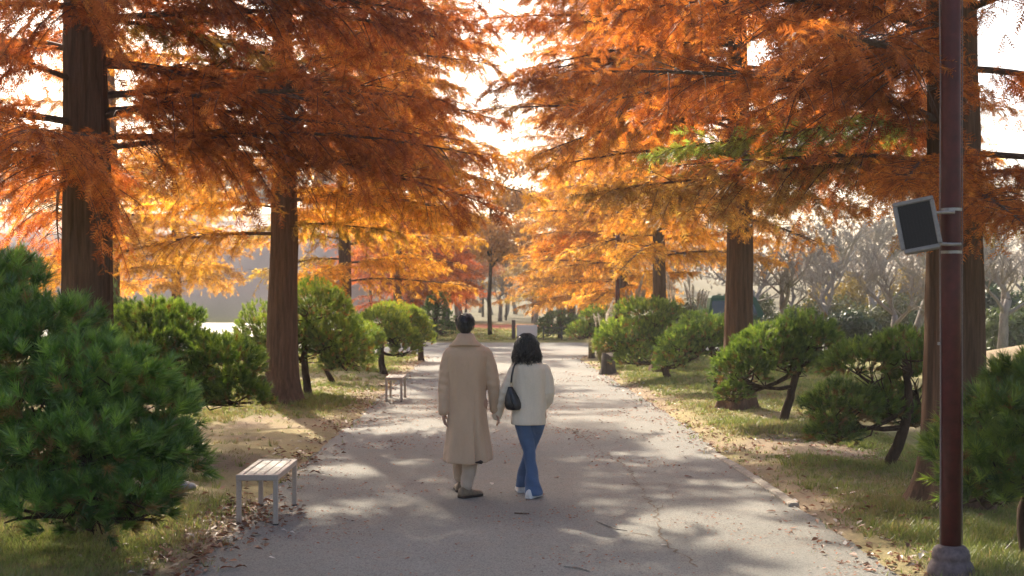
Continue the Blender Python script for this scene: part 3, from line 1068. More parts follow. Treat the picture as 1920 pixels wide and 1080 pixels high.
SHRUB = [shrub_proto(60 + k) for k in range(3)]


def shrub(X, Y, w, h, col, k, label, group='evergreen shrubs in the background'):
    root = empty('shrub', (X, Y, gzf(X, Y)), k * 2.1)
    tag(root, label, 'shrub', group)
    c, s = SHRUB[k % 3]
    for me, nm in ((c, 'crown'), (s, 'stem')):
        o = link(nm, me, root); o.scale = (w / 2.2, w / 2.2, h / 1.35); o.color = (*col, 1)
    return root


def leafy_tree_proto(seed, H=6.0):
    rng = np.random.default_rng(seed); rnd = random.Random(seed)
    lobes = []
    tr = MB(); tr.tube([(0, 0, -.1), (.03, 0, H * .2), (-.04, .03, H * .42), (0, 0, H * .7)], [H * .013, H * .011, H * .009, .02], 8)
    for k in range(14):
        a = rnd.uniform(0, 6.28); f = rnd.uniform(.15, 1) * H * .27; z = H * rnd.uniform(.42, .95)
        c = (f * math.cos(a), f * math.sin(a), z)
        lobes.append((*c, H * .13, H * .13, H * .075))
        tr.tube([(0, 0, z * .72), (c[0] * .5, c[1] * .5, z * .9), c], [H * .008, H * .005, .006], 5)
    V, T, var = leaf_cloud(7000, lobes, .075, rng)
    return np_mesh('crown', V, T, M['shrub_leaf'], var), tr.mesh('trunk', M['dark_bark'], True)


LEAFY = [leafy_tree_proto(80 + k) for k in range(2)]


def leafy_tree(X, Y, s, col, k, label):
    root = empty('autumn_tree', (X, Y, gzf(X, Y)), k * 1.3 + Y)
    tag(root, label, 'tree', 'autumn trees in the far grove')
    c, t = LEAFY[k % 2]
    for me, nm in ((c, 'crown'), (t, 'trunk')):
        o = link(nm, me, root); o.scale = (s * 1.35,) * 3; o.color = (*col, 1)
    return root


# right-hand background: silver bare trees above dark shrubs
for i, (xp, Y, s, lb) in enumerate([
        (1475, 38, .95, 'bare silver tree forking low behind the round-topped right pine'),
        (1560, 47, 1.05, 'bare grey tree with wide twigs left of the pale trunk'),
        (1710, 42, .85, 'bare tree with pale smooth trunk just left of the big right trunk'),
        (1640, 55, 1.15, 'taller bare tree set back between the pale trunk and the silver tree'),
        (1880, 40, 1.0, 'bare tree at the right edge above the dark shrubs'),
        (1430, 52, 1.1, 'bare grey tree showing right beside the second right redwood'),
        (1800, 58, 1.25, 'bare tree farthest back behind the big right trunk'),
        (1960, 52, 1.2, 'bare tree partly cut off by the right edge of the picture'),
        (1510, 66, 1.6, 'tall bare tree at the back just right of the second right redwood'), (1620, 70, 1.75, 'tallest bare tree filling the sky left of the loudspeaker'),
        (1740, 72, 1.7, 'tall bare tree behind the loudspeaker'), (1870, 68, 1.7, 'tall bare tree rising right of the maroon pole'), (1680, 36, .8, 'small bare tree in front of the yellow bush')]):
    bare_tree(at(xp, Y), Y, s, i, lb)
DG = (.030, .055, .022); OG = (.075, .085, .025); YG = (.30, .21, .04); LG = (.09, .13, .035)
for i, (xp, Y, w, h, c, lb) in enumerate([
        (1440, 44, 2.6, 1.7, DG, 'dark shrub behind the second right redwood trunk'),
        (1520, 50, 3.0, 2.0, OG, 'olive shrub under the bare silver trees'),
        (1590, 42, 2.4, 1.5, DG, 'dark low shrub right of the round-topped pine'),
        (1640, 48, 3.0, 2.1, OG, 'olive-brown shrub left of the pale bare trunk'),
        (1690, 50, 2.6, 1.6, DG, 'dark shrub behind the pale bare trunk'),
        (1745, 46, 2.6, 2.2, DG, 'dark shrub hidden partly by the big right trunk'),
        (1560, 60, 3.4, 3.0, YG, 'yellow-leaved bush among the bare trees'),
        (1700, 62, 3.4, 3.4, YG, 'yellow-leaved bush above the pale bare trunk'),
        (1850, 44, 3.0, 2.4, DG, 'large dark shrub right of the maroon pole'),
        (1900, 42, 2.8, 2.0, LG, 'mid-green shrub at the right edge'),
        (1950, 47, 3.6, 3.2, DG, 'tall dark shrub cut off by the right edge'),
        (1820, 55, 3.6, 3.2, DG, 'tall dark shrub behind the shrub right of the pole'),
        (1390, 56, 3.0, 2.0, OG, 'olive shrub left of the second right redwood'),
        (1300, 58, 3.2, 1.9, OG, 'olive shrub behind the dark green truck'),
        (208, 19.5, .9, 2.2, LG, 'narrow yellow-green conifer bush behind the thick left trunk')]):
    shrub(at(xp, Y), Y, w, h, c, i, lb)

# far grove beyond the crossing
grove = [(-6.5, 68, .9, (.50, .13, .07)), (-4.1, 90, 1.0, (.48, .12, .07)), (-2.0, 84, .8, (.52, .20, .07)), (-.35, 62, 1.05, (.50, .25, .07)),
         (.6, 96, .8, (.50, .30, .10)), (2.3, 88, .8, (.52, .34, .10)), (-7.5, 96, 1.1, (.46, .12, .08)), (4.6, 95, 1.05, (.56, .36, .10)), (-1.2, 108, 1.0, (.42, .20, .12)), (8, 82, 1.15, (.55, .33, .08))]
places = ['far red-leaved tree left of the man behind the bluish pine', 'far red tree seen just above the man', 'small orange tree at the left of the far bank',
          'nearest thin-trunked orange tree standing on the far bank between the two heads', 'slender pale-gold tree far behind the gap between the two people',
          'small gold tree far behind the white board', 'tall red tree at the left end of the far grove', 'large gold tree behind the broad dark pine', 'brownish tree at the very end of the view',
          'tall gold tree at the right end of the far grove']
for i, ((X, Y, s, c), lb) in enumerate(zip(grove, places)):
    leafy_tree(X, Y, s, c, i, lb)
ORD = 'first second third fourth fifth sixth seventh eighth ninth tenth eleventh twelfth thirteenth fourteenth fifteenth sixteenth seventeenth eighteenth nineteenth twentieth'.split()
rb = random.Random(4)
spots = sorted([(-6.5 + k * .72 + rb.uniform(-.3, .3), rb.uniform(84, 122)) for k in range(20)], key=lambda q: q[0] / q[1])
for k, (X, Y) in enumerate(spots):
    bare_tree(X, Y, rb.uniform(.8, 1.2), k, '%s thin leafless tree from the left in the grove beyond the red leaf strip' % ORD[k])


def far_wood():
    """the wooded skyline that closes the view: too far to tell trees apart"""
    rng = np.random.default_rng(99)
    Vs, Ts, va = [], [], []
    b = 0
    for k in range(150):
        X = rng.uniform(-95, 110)
        Y = rng.uniform(128, 170)
        if -8 < X < 9:
            Y += 60
        z0 = gzf(X, Y); H = rng.uniform(3.5, 8.0) * (.55 if -6 < X < 7 else 1.5 if X > 9 else 1)
        lobes = [(X + rng.uniform(-1.5, 1.5), Y + rng.uniform(-1, 1), z0 + H * rng.uniform(.35, .85), rng.uniform(1, 1.9), 1.2, H * .2) for _ in range(5)]
        V, T, v = leaf_cloud(420, lobes, .30, rng)
        Vs.append(V); Ts.append(T + b); b += len(V); va.append(v * .5 + rng.random() * .5)
    me = np_mesh('far_wood', np.concatenate(Vs), np.concatenate(Ts), M['shrub_leaf'], np.concatenate(va))
    o = stuff(link('far_wood', me)); o.color = (.20, .14, .085, 1)
    return o


far_wood()


# ------------------------------------------------------------------ benches
def bench(X0, X1, Y0, Y1, H, label):
    w = X1 - X0; L = Y1 - Y0
    root = empty('bench', (X0, Y0, 0)); tag(root, label, 'bench', 'backless metal benches by the path')
    fr = MB(); b = .045
    fr.box((w / 2, b / 2, H - .025), (w, b, .05), bev=.004)
    fr.box((w / 2, L - b / 2, H - .025), (w, b, .05), bev=.004)
    fr.box((b / 2, L / 2, H - .0265), (b, L - 2 * b - .002, .047), bev=.004)
    fr.box((w - b / 2, L / 2, H - .0265), (b, L - 2 * b - .002, .047), bev=.004)
    fr.build('seat_frame', M['bench'], root)
    iw = w - 2 * b - .012
    ns = 3
    for k in range(ns):
        sl = MB(); sw = iw / ns
        sl.box((b + .006 + sw * (k + .5), L / 2, H - .018), (sw - .005, L - 2 * b - .01, .022), bev=.003)
        sl.build('slat', M['bench_panel'], root)
    for x in (b / 2, w - b / 2):
        for y in (b / 2, L - b / 2):
            gzv = max(0.0, gzf(X0 + x, Y0 + y)) - .004
            lg = MB(); lg.box((x, y, (H - .05 + gzv + .012) / 2), (b - .004, b - .004, H - .052 - gzv - .012), bev=.004)
            o = lg.build('leg', M['bench'], root)
            ft = MB(); ft.box((x, y, gzv + .006), (b, b, .014), bev=.002); ft.build('foot', M['rubber'], o)
    return root


bench(-2.235, -1.875, 11.38, 12.48, .43, 'near pale metal bench standing on leaf litter at the left path edge')
bench(-2.06, -1.74, 24.4, 25.4, .44, 'far pale metal bench left of the man by the sunny verge')


# ------------------------------------------------------------------ poles, loudspeaker
def pole(X, Y, r, H, label, cables=True):
    z0 = gzf(X, Y) - .03
    root = empty('pole', (X, Y, z0)); tag(root, label, 'pole', 'maroon metal poles right of the path')
    sh = MB(); sh.tube([(0, 0, .15), (0, 0, 2), (0, 0, H * .6), (0, 0, H)], [r, r * .99, r * .95, r * .9], 32); sh.build('shaft', M['maroon'], root, True)
    pr = [(.0, 2.30), (.05, 2.32), (.09, 2.2), (.12, 1.95), (.135, 1.80), (.145, 1.86), (.165, 1.86), (.20, 1.72), (.225, 1.45), (.235, 1.05)]
    bs = MB(); rings = []
    for z, k in pr:
        rings.append([Vector((r * k * math.cos(2 * PI * i / 40), r * k * math.sin(2 * PI * i / 40), z)) for i in range(40)])
    bs.loft(rings); bs.build('base', M['cast'], root, True)
    if cables:
        for a, rr in ((PI * 1.02, .005), (-.12, .004)):
            cb = MB(); x = (r + .007) * math.cos(a); y = (r + .007) * math.sin(a)
            cb.tube([(x, y, .24)] + [(x + random.gauss(0, .0015), y, z) for z in np.arange(.5, H, .5)], rr, 6); cb.build('cable', M['cable'], root, True)
        for z in (1.62, 2.33):
            st = MB(); st.tube([(-(r + .013), 0, z), (-(r + .013), 0, z + .02)], [.012, .012], 8); st.build('clip', M['steel'], root)
    cp = MB(); cp.tube([(0, 0, H), (0, 0, H + .03), (0, 0, H + .06)], [r * 1.02, r * .8, r * .2], 24); cp.build('cap', M['maroon'], root, True)
    return root


PX, PY = at(1783, 9.25), 9.25
pole(PX, PY, .069, 6.0, 'thick glossy maroon pole with grey bell base in the right foreground')
pole(at(1158, 37), 37, .062, 4.2, 'distant thin maroon pole beside a golden redwood trunk', False)

spk = empty('loudspeaker', px(1722, 427, 9.12)); tag(spk, 'grey cased loudspeaker with black grille strapped to the maroon pole', 'loudspeaker')
spk.rotation_euler = (math.radians(-10), math.radians(-11), math.radians(-20))


def spk_prism(w0, w1, h, d, y0, bev=.012):
    rings = []
    for y, s in ((y0, 1.0), (y0 + d * .3, 1.0), (y0 + d, .72)):
        W0, W1, hh = w0 * s, w1 * s, h * s
        c = bev
        q = [(-W0 / 2 + c, hh / 2), (W0 / 2 - c, hh / 2), (W0 / 2, hh / 2 - c), (W1 / 2, -hh / 2 + c), (W1 / 2 - c, -hh / 2), (-W1 / 2 + c, -hh / 2), (-W1 / 2, -hh / 2 + c), (-W0 / 2, hh / 2 - c)]
        rings.append([Vector((x, y, z)) for x, z in q])
    mb = MB(); mb.loft(rings); return mb


spk_prism(.27, .23, .355, .17, -.07).build('cabinet', M['speaker_case'], spk)
bz = MB()
for cx, cz, sx, sz in ((0, .168, .27, .03), (0, -.168, .235, .03), (-.122, 0, .03, .31), (.122, 0, .03, .31)):
    bz.box((cx, -.080, cz), (sx, .028, sz), bev=.006)
bz.build('bezel', M['speaker_case'], spk)
g = MB(); g.box((0, -.074, 0), (.215, .014, .306), bev=.003)
gr = g.build('grille', M['grille'], spk)
for k in range(9):
    rbm = MB(); rbm.box((-.09 + k * .0225, -.083, 0), (.005, .006, .29)); rbm.build('grille_bar', M['grille'], gr)
for q in ([(.10, .07, -.12), (.19, .09, -.14), (.25, .10, -.15)], [(.10, .07, .10), (.19, .09, .09), (.25, .10, .08)]):
    br = MB(); br.tube(q, .012, 8); br.build('bracket', M['steel'], spk)
for z in (2.265, 2.56):
    bd = MB()
    rings = []
    for rr, dz in ((.0705, -.010), (.0728, -.010), (.0728, .010), (.0705, .010)):
        rings.append([Vector((rr * math.cos(2 * PI * i / 32), rr * math.sin(2 * PI * i / 32), dz)) for i in range(32)])
    bd.loft(rings, cap=False)
    o = bd.build('band', M['steel'], spk)
    o.matrix_local = spk.matrix_basis.inverted() @ Matrix.Translation((PX, PY, z))


# ------------------------------------------------------------------ small background things
def stone(X, Y, s, label, seed):
    mb = MB(); mb.blob((0, 0, 0), s, 18, 12)
    v = np.array([tuple(p) for p in mb.v])
    n = .75 + .5 * fbm(v[:, 0] * 6 / s[0] * .3 + seed, v[:, 1] * 2 / s[1] * .9 + v[:, 2] * 3 / s[2] * .4, seed, 3)
    mb.v = [tuple(p) for p in v * n[:, None]]
    o = mb.build('rock', M['stone'], None, True); o.location = (X, Y, gzf(X, Y) + s[2] * .25)
    return tag(o, label, 'rock')


x_, y_ = gp(330, 925); stone(x_, y_, (.20, .11, .06), 'flat grey rock in the grass under the big left pine', 3)
stone(at(1862, 24), 24, (.24, .2, .16), 'rounded grey rock right of the big right trunk', 5)

sx, sy = gp(1140, 702)
st = empty('tree_stump', (sx, sy, gzf(sx, sy))); tag(st, 'weathered grey stump at the right path edge under the bright pine', 'stump')
mb = MB(); rings = []
for z, r in ((-.05, .24), (.03, .21), (.12, .17), (.3, .16), (.46, .155), (.47, .13)):
    rings.append([Vector((r * (1 + .10 * math.sin(5 * a + 1) + .05 * math.sin(9 * a)) * math.cos(a), r * (1 + .10 * math.sin(5 * a + 1)) * math.sin(a), z + (.05 * math.sin(a * 2) if z > .4 else 0))) for a in np.arange(28) / 28 * 2 * PI])
mb.loft(rings); mb.build('bark', M['dark_bark'], st, True)


def pampas_meshes(seed):
    rng = np.random.default_rng(seed)
    n = 420
    a = rng.random(n) * 2 * PI; lean = rng.uniform(.15, .9, n); L = rng.uniform(.6, 1.25, n)
    d = np.stack([np.cos(a), np.sin(a), np.zeros(n)], 1)
    P0 = d * rng.uniform(0, .12, n)[:, None]
    P1 = P0 + d * (L * lean * .45)[:, None] + np.array([0, 0, 1]) * (L * .75)[:, None]
    P2 = P1 + d * (L * lean * .55)[:, None] + np.array([0, 0, -.15]) * (L * lean)[:, None]
    s = np.stack([-d[:, 1], d[:, 0], np.zeros(n)], 1) * .012
    V = np.stack([P0 - s, P0 + s, P1 - s, P1 + s, P2], 1).reshape(-1, 3); i = np.arange(n) * 5
    T = np.stack([np.stack([i, i + 1, i + 3], 1), np.stack([i, i + 3, i + 2], 1), np.stack([i + 2, i + 3, i + 4], 1)], 1).reshape(-1, 3)
    blades = np_mesh('blades', V, T, M['grass_blade'], np.repeat(rng.uniform(0, .45, n), 3))
    Vs, Ts, b = [], [], 0
    stalk = MB()
    for k in range(9):
        aa = rng.random() * 6.28; ln = rng.uniform(.05, .35); h = rng.uniform(1.3, 1.9)
        tip = np.array([math.cos(aa) * ln, math.sin(aa) * ln, h])
        stalk.tube([(0, 0, 0), tuple(tip * .5 + np.array([0, 0, .08])), tuple(tip)], .006, 4)
        m = 240; t = rng.random(m); ang = rng.random(m) * 6.28
        rad = .055 * np.sin(np.clip(t * .9 + .08, 0, 1) * PI)
        base = tip + np.array([0, 0, .42]) * (t - .5)[:, None] + np.array([math.cos(aa), math.sin(aa), 0]) * (.10 * t ** 2)[:, None]
        dr = np.stack([np.cos(ang), np.sin(ang), np.full(m, .9)], 1)
        tp = base + dr * rad[:, None] * 1.3
        sd = np.stack([-np.sin(ang), np.cos(ang), np.zeros(m)], 1) * .010
        V = np.stack([base - sd, base + sd, tp], 1).reshape(-1, 3)
        Vs.append(V); Ts.append(np.arange(len(V)).reshape(-1, 3) + b); b += len(V)
    T = np.concatenate(Ts)
    return blades, stalk.mesh('stalk', M['twig']), np_mesh('plume', np.concatenate(Vs), T, M['plume'], rng.random(len(T)))


PAM = pampas_meshes(3)
for i, (xp, yp, Y, s, lb) in enumerate([(1135, 680, 35.0, .85, 'pale feathery pampas clump beside the stump at the path edge'),
                                        (1262, 0, 34.5, 1.2, 'pampas clump with white plumes behind the bright rounded pine'),
                                        (1300, 0, 38.5, 1.2, 'pampas clump with white plumes in front of the green truck'),
                                        (1190, 0, 42, 1.2, 'pampas clump right of the distant maroon pole')]):
    X = at(xp, Y); r = empty('pampas_grass', (X, Y, gzf(X, Y)), i * 1.9); tag(r, lb, 'pampas grass', 'pampas clumps right of the path')
    for me, nm in zip(PAM, ('blades', 'stalk', 'plume')):
        o = link(nm, me, r); o.scale = (s, s, s)

# low railing past the crossing
rl = empty('railing', (1.9, 55.2, gzf(1.9, 55.2))); tag(rl, 'low dark metal railing past the crossing below the broad pine', 'railing')
for k in range(6):
    mb = MB(); mb.box((k * .75, 0, .26), (.05, .05, .6)); mb.build('post', M['dark_metal'], rl)
for z in (.28, .5):
    mb = MB(); mb.box((1.875, -.03, z), (3.8, .03, .035)); mb.build('rail', M['dark_metal'], rl)

wb = empty('sign_board', (at(988, 56), 56.0, gzf(at(988, 56), 56))); tag(wb, 'low blank white board on grey posts behind the woman', 'sign')
mb = MB(); mb.box((0, 0, .36), (.86, .04, .48), bev=.006); mb.build('board', M['white_board'], wb)
for x in (-.40, .40):
    mb = MB(); mb.box((x, .045, .25), (.05, .05, .7), bev=.004); mb.build('post', M['dark_metal'], wb)
mb = MB(); mb.box((-.56, .1, .38), (.16, .16, .86), bev=.01); mb.build('cabinet', M['cast'], wb)


def truck(X, Y):
    r = empty('green_truck', (X, Y, gzf(X, Y)), math.radians(8)); tag(r, 'dark green utility truck mostly hidden behind pampas and pines', 'truck')
    b = MB(); b.box((0, 0, .72), (3.6, 1.6, .62), bev=.06); b.build('body', M['green_paint'], r)
    rings = []
    for z, x0, x1, w in ((1.032, -.85, 1.35, .78), (1.25, -.80, 1.22, .76), (1.88, -.66, .92, .68), (1.96, -.58, .82, .62)):
        rings.append([Vector(p) for p in ((x0, -w, z), (x1, -w, z), (x1, w, z), (x0, w, z))])
    b = MB(); b.loft(rings); cab = b.build('cab', M['green_paint'], r)
    for x0, x1 in ((-.68, .0), (.08, .95)):
        for s in (-1, 1):
            w = MB(); q = [(x0, .762 * s, 1.28), (x1, .762 * s, 1.28), (x1 - .16, .708 * s, 1.78), (x0 + .05, .708 * s, 1.78)]
            w.add([Vector(p) + Vector((0, .008 * s, 0)) for p in q], [(0, 1, 2, 3)]); w.build('window', M['dark_glass'], cab)
    w = MB(); w.add([(1.235, -.66, 1.28), (1.235, .66, 1.28), (.985, .58, 1.80), (.985, -.58, 1.80)], [(0, 1, 2, 3)]); w.build('windscreen', M['dark_glass'], cab)
    for x in (-1.15, 1.15):
        for s in (-1, 1):
            w = MB(); w.tube([(x, .62 * s, .34), (x, .66 * s, .34), (x, .80 * s, .34), (x, .83 * s, .34)], [.30, .34, .34, .29], 24); wh = w.build('wheel', M['rubber'], r, True)
            h = MB(); h.tube([(x, .831 * s, .34), (x, .845 * s, .34)], [.18, .15], 16); h.build('hub', M['steel'], wh)
    for s in (-1, 1):
        h = MB(); h.tube([(1.80, .55 * s, .80), (1.83, .55 * s, .80)], [.10, .08], 14); h.build('headlight', M['steel'], r)
    bb = MB(); bb.box((1.84, 0, .48), (.10, 1.6, .16), bev=.02); bb.build('bumper', M['dark_metal'], r)


truck(at(1338, 46) + .35, 46)


# ------------------------------------------------------------------ people
def hand(mb, w, d, side, curl=.5, s=1.0):
    """palm and five bent fingers added to a body being fused; w wrist, d pointing direction, side = thumb direction"""
    w = Vector(w); d = Vector(d).normalized(); side = Vector(side); side = (side - d * side.dot(d)).normalized()
    n = d.cross(side)
    pc = w + d * .05 * s
    rot = Matrix((side, n, d)).transposed()
    mb.blob(pc, (.042 * s, .017 * s, .055 * s), 14, 9, rot)
    for k, (o, L) in enumerate(((.031, .072), (.0105, .080), (-.0105, .074), (-.031, .058))):
        b = w + d * .085 * s + side * o * s
        p = [b]; dd = d.copy()
        for q in range(3):
            dd = (dd + n * curl * (.55 + .15 * q)).normalized()
            p.append(p[-1] + dd * L * s * (.44, .32, .24)[q])
        mb.capsule(p, [.0092 * s, .0085 * s, .0078 * s, .0068 * s], 8)
    t0 = w + d * .028 * s + side * .030 * s
    t1 = t0 + (d * .6 + side * .75 + n * curl * .3).normalized() * .038 * s
    t2 = t1 + (d * .9 + side * .15 + n * curl * .6).normalized() * .030 * s
    mb.capsule([t0, t1, t2], [.012 * s, .0105 * s, .008 * s], 8)


def head(mb, c, s=1.0, yaw=0.0):
    """skull, jaw, nose, ears, brow; faces +Y turned by yaw; c is the centre"""
    R = Matrix.Rotation(yaw, 3, 'Z'); c = Vector(c)

    def a(p):
        return c + R @ (Vector(p) * s)
    mb.blob(a((0, -.012, .025)), (.076 * s, .095 * s, .090 * s), 18, 12, R)
    mb.blob(a((0, .028, -.045)), (.058 * s, .066 * s, .066 * s), 16, 10, R)
    mb.blob(a((0, .062, -.088)), (.030 * s, .026 * s, .020 * s), 10, 8, R)
    mb.capsule([a((0, .088, .015)), a((0, .104, -.022))], [.010 * s, .015 * s], 8)
    mb.capsule([a((-.028, .080, .030)), a((.028, .080, .030))], [.014 * s, .014 * s], 8)
    mb.capsule([a((-.018, .084, -.058)), a((.018, .084, -.058))], [.008 * s, .008 * s], 8)
    for q in (-1, 1):
        mb.blob(a((.080 * q, .0, -.012)), (.012 * s, .021 * s, .033 * s), 10, 8, R @ Matrix.Rotation(.35 * q, 3, 'Z'))


def eyes(parent, c, s, yaw):
    R = Matrix.Rotation(yaw, 3, 'Z'); c = Vector(c)
    for q in (-1, 1):
        e = MB(); e.blob(c + R @ (Vector((.031 * q, .078, .006)) * s), (.013 * s, .012 * s, .009 * s), 10, 8); e.build('eye', M['hair'], parent, True)


def sup(cx, cy, z, rx, ry, n=56, p=2.3, f=None):
    """super-ellipse ring; f(theta) -> radius factor"""
    out = []
    for k in range(n):
        t = 2 * PI * k / n
        c, s = math.cos(t), math.sin(t)
        x = rx * math.copysign(abs(c) ** (2 / p), c); y = ry * math.copysign(abs(s) ** (2 / p), s)
        q = f(t, z) if f else 1.0
        out.append(Vector((cx + x * q, cy + y * q, z + (0 if f is None else 0))))
    return out


def strand_hair(roots, name, parent, mat):
    mb = MB()
    for pts, r in roots:
        m = len(pts)
        mb.tube(pts, [r * (1 - .75 * k / (m - 1)) for k in range(m)], 3, cap=False)
    return mb.build(name, mat, parent, True)


# ---- man
mx, my = at(877, 12.95), 12.95
man = empty('person', (mx, my, 0.004)); tag(man, 'person in a long camel coat walking away, holding hands with the shorter person', 'person')
hc = (-.025, .015, 1.665)
b = MB()
head(b, hc, .96, .06)
b.capsule([(-.015, -.005, 1.40), (-.02, .0, 1.50), (-.022, .005, 1.60)], [.062, .056, .054], 14)
b.capsule([(0, 0, .92), (0, .01, 1.15), (0, 0, 1.36)], [.14, .145, .13], 18)
b.capsule([(-.16, 0, 1.38), (.16, 0, 1.38)], [.065, .065], 12)
b.capsule([(-.10, 0, .90), (.10, 0, .90)], [.10, .10], 12)
LW = (-.232, -.07, .83); RW = (.258, .06, .835)
b.capsule([(-.19, 0, 1.38), (-.222, -.03, 1.12), LW], [.055, .043, .026], 12)
b.capsule([(.19, 0, 1.38), (.250, -.03, 1.12), RW], [.055, .043, .026], 12)
hand(b, LW, (.06, .06, -1), (.15, 1, 0), .55)
hand(b, RW, (.42, .12, -.9), (-.15, 1, 0), -.6)
FR = (.0, -.02, 0); FLf = (-.075, .42, 0)
b.capsule([(.085, 0, .88), (.045, .04, .50), (-.012, -.015, .10)], [.085, .058, .038], 14)
b.capsule([(-.085, 0, .88), (-.09, .17, .50), (-.085, .36, .12)], [.085, .058, .038], 14)
body = link('body', remesh(b, .0062, M['skin'], 'body', 3), man)
eyes(body, hc, .96, .06)
# hair: cap fused, then short strands
h = MB()
h.blob((hc[0], hc[1] - .018, hc[2] + .036), (.087, .101, .086), 20, 14)
h.blob((hc[0], hc[1] - .050, hc[2] - .022), (.075, .058, .062), 16, 10)
h.blob((hc[0] + .01, hc[1] + .045, hc[2] + .085), (.065, .05, .035), 14, 9)


def hair_post(v):
    n = vnoise(v[:, 0] * 55, v[:, 2] * 40 + v[:, 1] * 30, 3) - .5
    return v + nrm(v - np.array(hc)) * (n * .010)[:, None]


hr = link('hair', remesh(h, .006, M['hair'], 'hair', 2, hair_post), man)
roots = []
rn = random.Random(8)
for k in range(420):
    d = Vector((rn.gauss(0, 1), rn.gauss(-.15, 1), rn.gauss(.35, .8))).normalized()
    if d.z < -.55 or (d.y > .6 and d.z < .35):
        continue
    p = Vector((hc[0] + d.x * .084, hc[1] - .018 + d.y * .098, hc[2] + .03 + d.z * .086))
    down = (Vector((0, -.35, -1)) - d * d.dot(Vector((0, -.35, -1)))).normalized() * (1 if d.z < .8 else .6)
    q = p + down * .022 + d * .006
    roots.append(([p, q, q + down * .02 + d * rn.uniform(-.002, .006)], .0022))
strand_hair(roots, 'strands', hr, M['hair'])


# coat
def coat_f(t, z):
    lo = max(0, (1.0 - z) / .65)
    r = 1 - .05 * math.exp(-((t - math.radians(286 + 6 * z)) / .06) ** 2) * min(1, max(0, (1.32 - z) / .3)) + .03 * math.exp(-((t - math.radians(298)) / .12) ** 2) * min(1, max(0, (1.32 - z) / .3))
    r += .030 * lo * math.sin(5 * t + .6 + z) + .026 * lo * math.sin(9 * t + 2) + .014 * math.sin(3 * t + z * 6) + .012 * math.sin(7 * t - z * 4)
    a = t - math.radians(292)       # the back vent
    if z < .86:
        k = (0.86 - z) / .52
        r += -.30 * k * math.exp(-(a / .055) ** 2) + .10 * k * math.exp(-((a - .30) / .22) ** 2) - .02 * k * math.exp(-((a + .3) / .2) ** 2)
    b_ = t - math.radians(270)       # soft fold down the back
    if z > .8:
        r += .02 * math.exp(-((b_ - .25) / .10) ** 2) * min(1, (z - .8) / .2) * max(0, (1.4 - z) / .4)
    return r


c = MB(); rings = []
for z, cx, cy, rx, ry in ((.338, -.004, .02, .243, .205), (.36, -.004, .02, .246, .208), (.45, -.004, .018, .238, .198), (.55, -.004, .015, .218, .188), (.68, -.003, .012, .200, .176),
                          (.82, -.003, .01, .188, .166), (.95, -.002, .008, .181, .156), (1.08, -.002, .004, .182, .150), (1.20, -.002, 0, .190, .148), (1.30, -.002, -.002, .207, .146),
                          (1.37, -.002, -.004, .212, .138), (1.42, -.003, -.004, .205, .122), (1.455, -.006, -.004, .178, .104), (1.49, -.012, -.004, .130, .088), (1.525, -.018, -.002, .083, .078), (1.55, -.02, 0, .066, .068)):
    rings.append(sup(cx, cy, z, rx, ry, 72, 2.4, coat_f))
c.loft(rings)
# sleeves
c.capsule([(-.165, -.005, 1.385), (-.205, -.012, 1.27), (-.228, -.03, 1.12), (-.234, -.05, .97), (-.232, -.068, .855), (-.232, -.07, .84)], [.074, .070, .060, .055, .051, .050], 20)
c.capsule([(.165, -.005, 1.385), (.21, -.015, 1.27), (.248, -.03, 1.12), (.258, .0, .97), (.262, .045, .865), (.262, .048, .85)], [.074, .070, .060, .055, .051, .050], 20)


def coat_post(v):
    n = fbm(v[:, 0] * 9 + v[:, 2] * 2, v[:, 2] * 5 + v[:, 1] * 8, 12, 3) - .5
    w = .018 + .018 * np.clip(np.abs(v[:, 0]) - .17, 0, .08) / .08
    out = v.copy(); out[:, 1] += n * w; out[:, 0] += n * w * .6
    # sleeve creases near the elbow
    e = np.exp(-((v[:, 2] - 1.10) / .12) ** 2) * (np.abs(v[:, 0]) > .19)
    out[:, 1] += e * .006 * np.sin(v[:, 2] * 75 + v[:, 0] * 20)
    # the hem dips at the vent's corner
    low = np.clip((.5 - v[:, 2]) / .16, 0, 1)
    out[:, 2] += low * (.022 * np.clip((v[:, 0] - .02) / .2, 0, 1) - .012 * np.sin(v[:, 0] * 9 + 1) - .02 * np.clip(v[:, 1], 0, .2) / .2)
    return out


coat = link('coat', remesh(c, .0075, M['camel'], 'coat', 2, coat_post), man)
# turned-down collar
cl = MB(); rings = []
for z, rx, ry, dy in ((1.575, .064, .066, .004), (1.588, .070, .074, .0), (1.575, .082, .088, -.004), (1.53, .102, .104, -.010), (1.488, .158, .118, -.012), (1.474, .164, .121, -.012), (1.472, .146, .106, -.008), (1.52, .082, .084, 0)):
    rings.append([Vector((-.019 + rx * math.cos(a), dy + ry * math.sin(a), z - .03 * max(0, math.sin(a)) ** 2 - .012 * math.cos(a) ** 2 * (z < 1.5))) for a in np.arange(48) / 48 * 2 * PI])
cl.loft(rings + [rings[0]], cap=False)
cl.build('collar', M['camel'], coat, True)
ln = MB(); ln.tube([(.075, -.165, .352), (.13, -.17, .358), (.19, -.13, .372)], [.004, .02, .012], 8); ln.build('lining', M['coat_lining'], coat)  # dark sliver at the hem, standing in for shadow inside the open vent
# trousers
t = MB()
t.capsule([(.07, .0, .62), (.040, .01, .42), (.012, -.012, .26), (-.010, -.02, .115)], [.095, .083, .072, .058], 18)
t.capsule([(-.07, .05, .62), (-.088, .16, .42), (-.092, .25, .28), (-.088, .345, .145)], [.095, .083, .072, .06], 18)


def trouser_post(v):
    o = v.copy(); o[:, 1] += .006 * np.sin(v[:, 2] * 48 + v[:, 0] * 25); o[:, 0] += .004 * np.sin(v[:, 2] * 33 + v[:, 1] * 20); return o


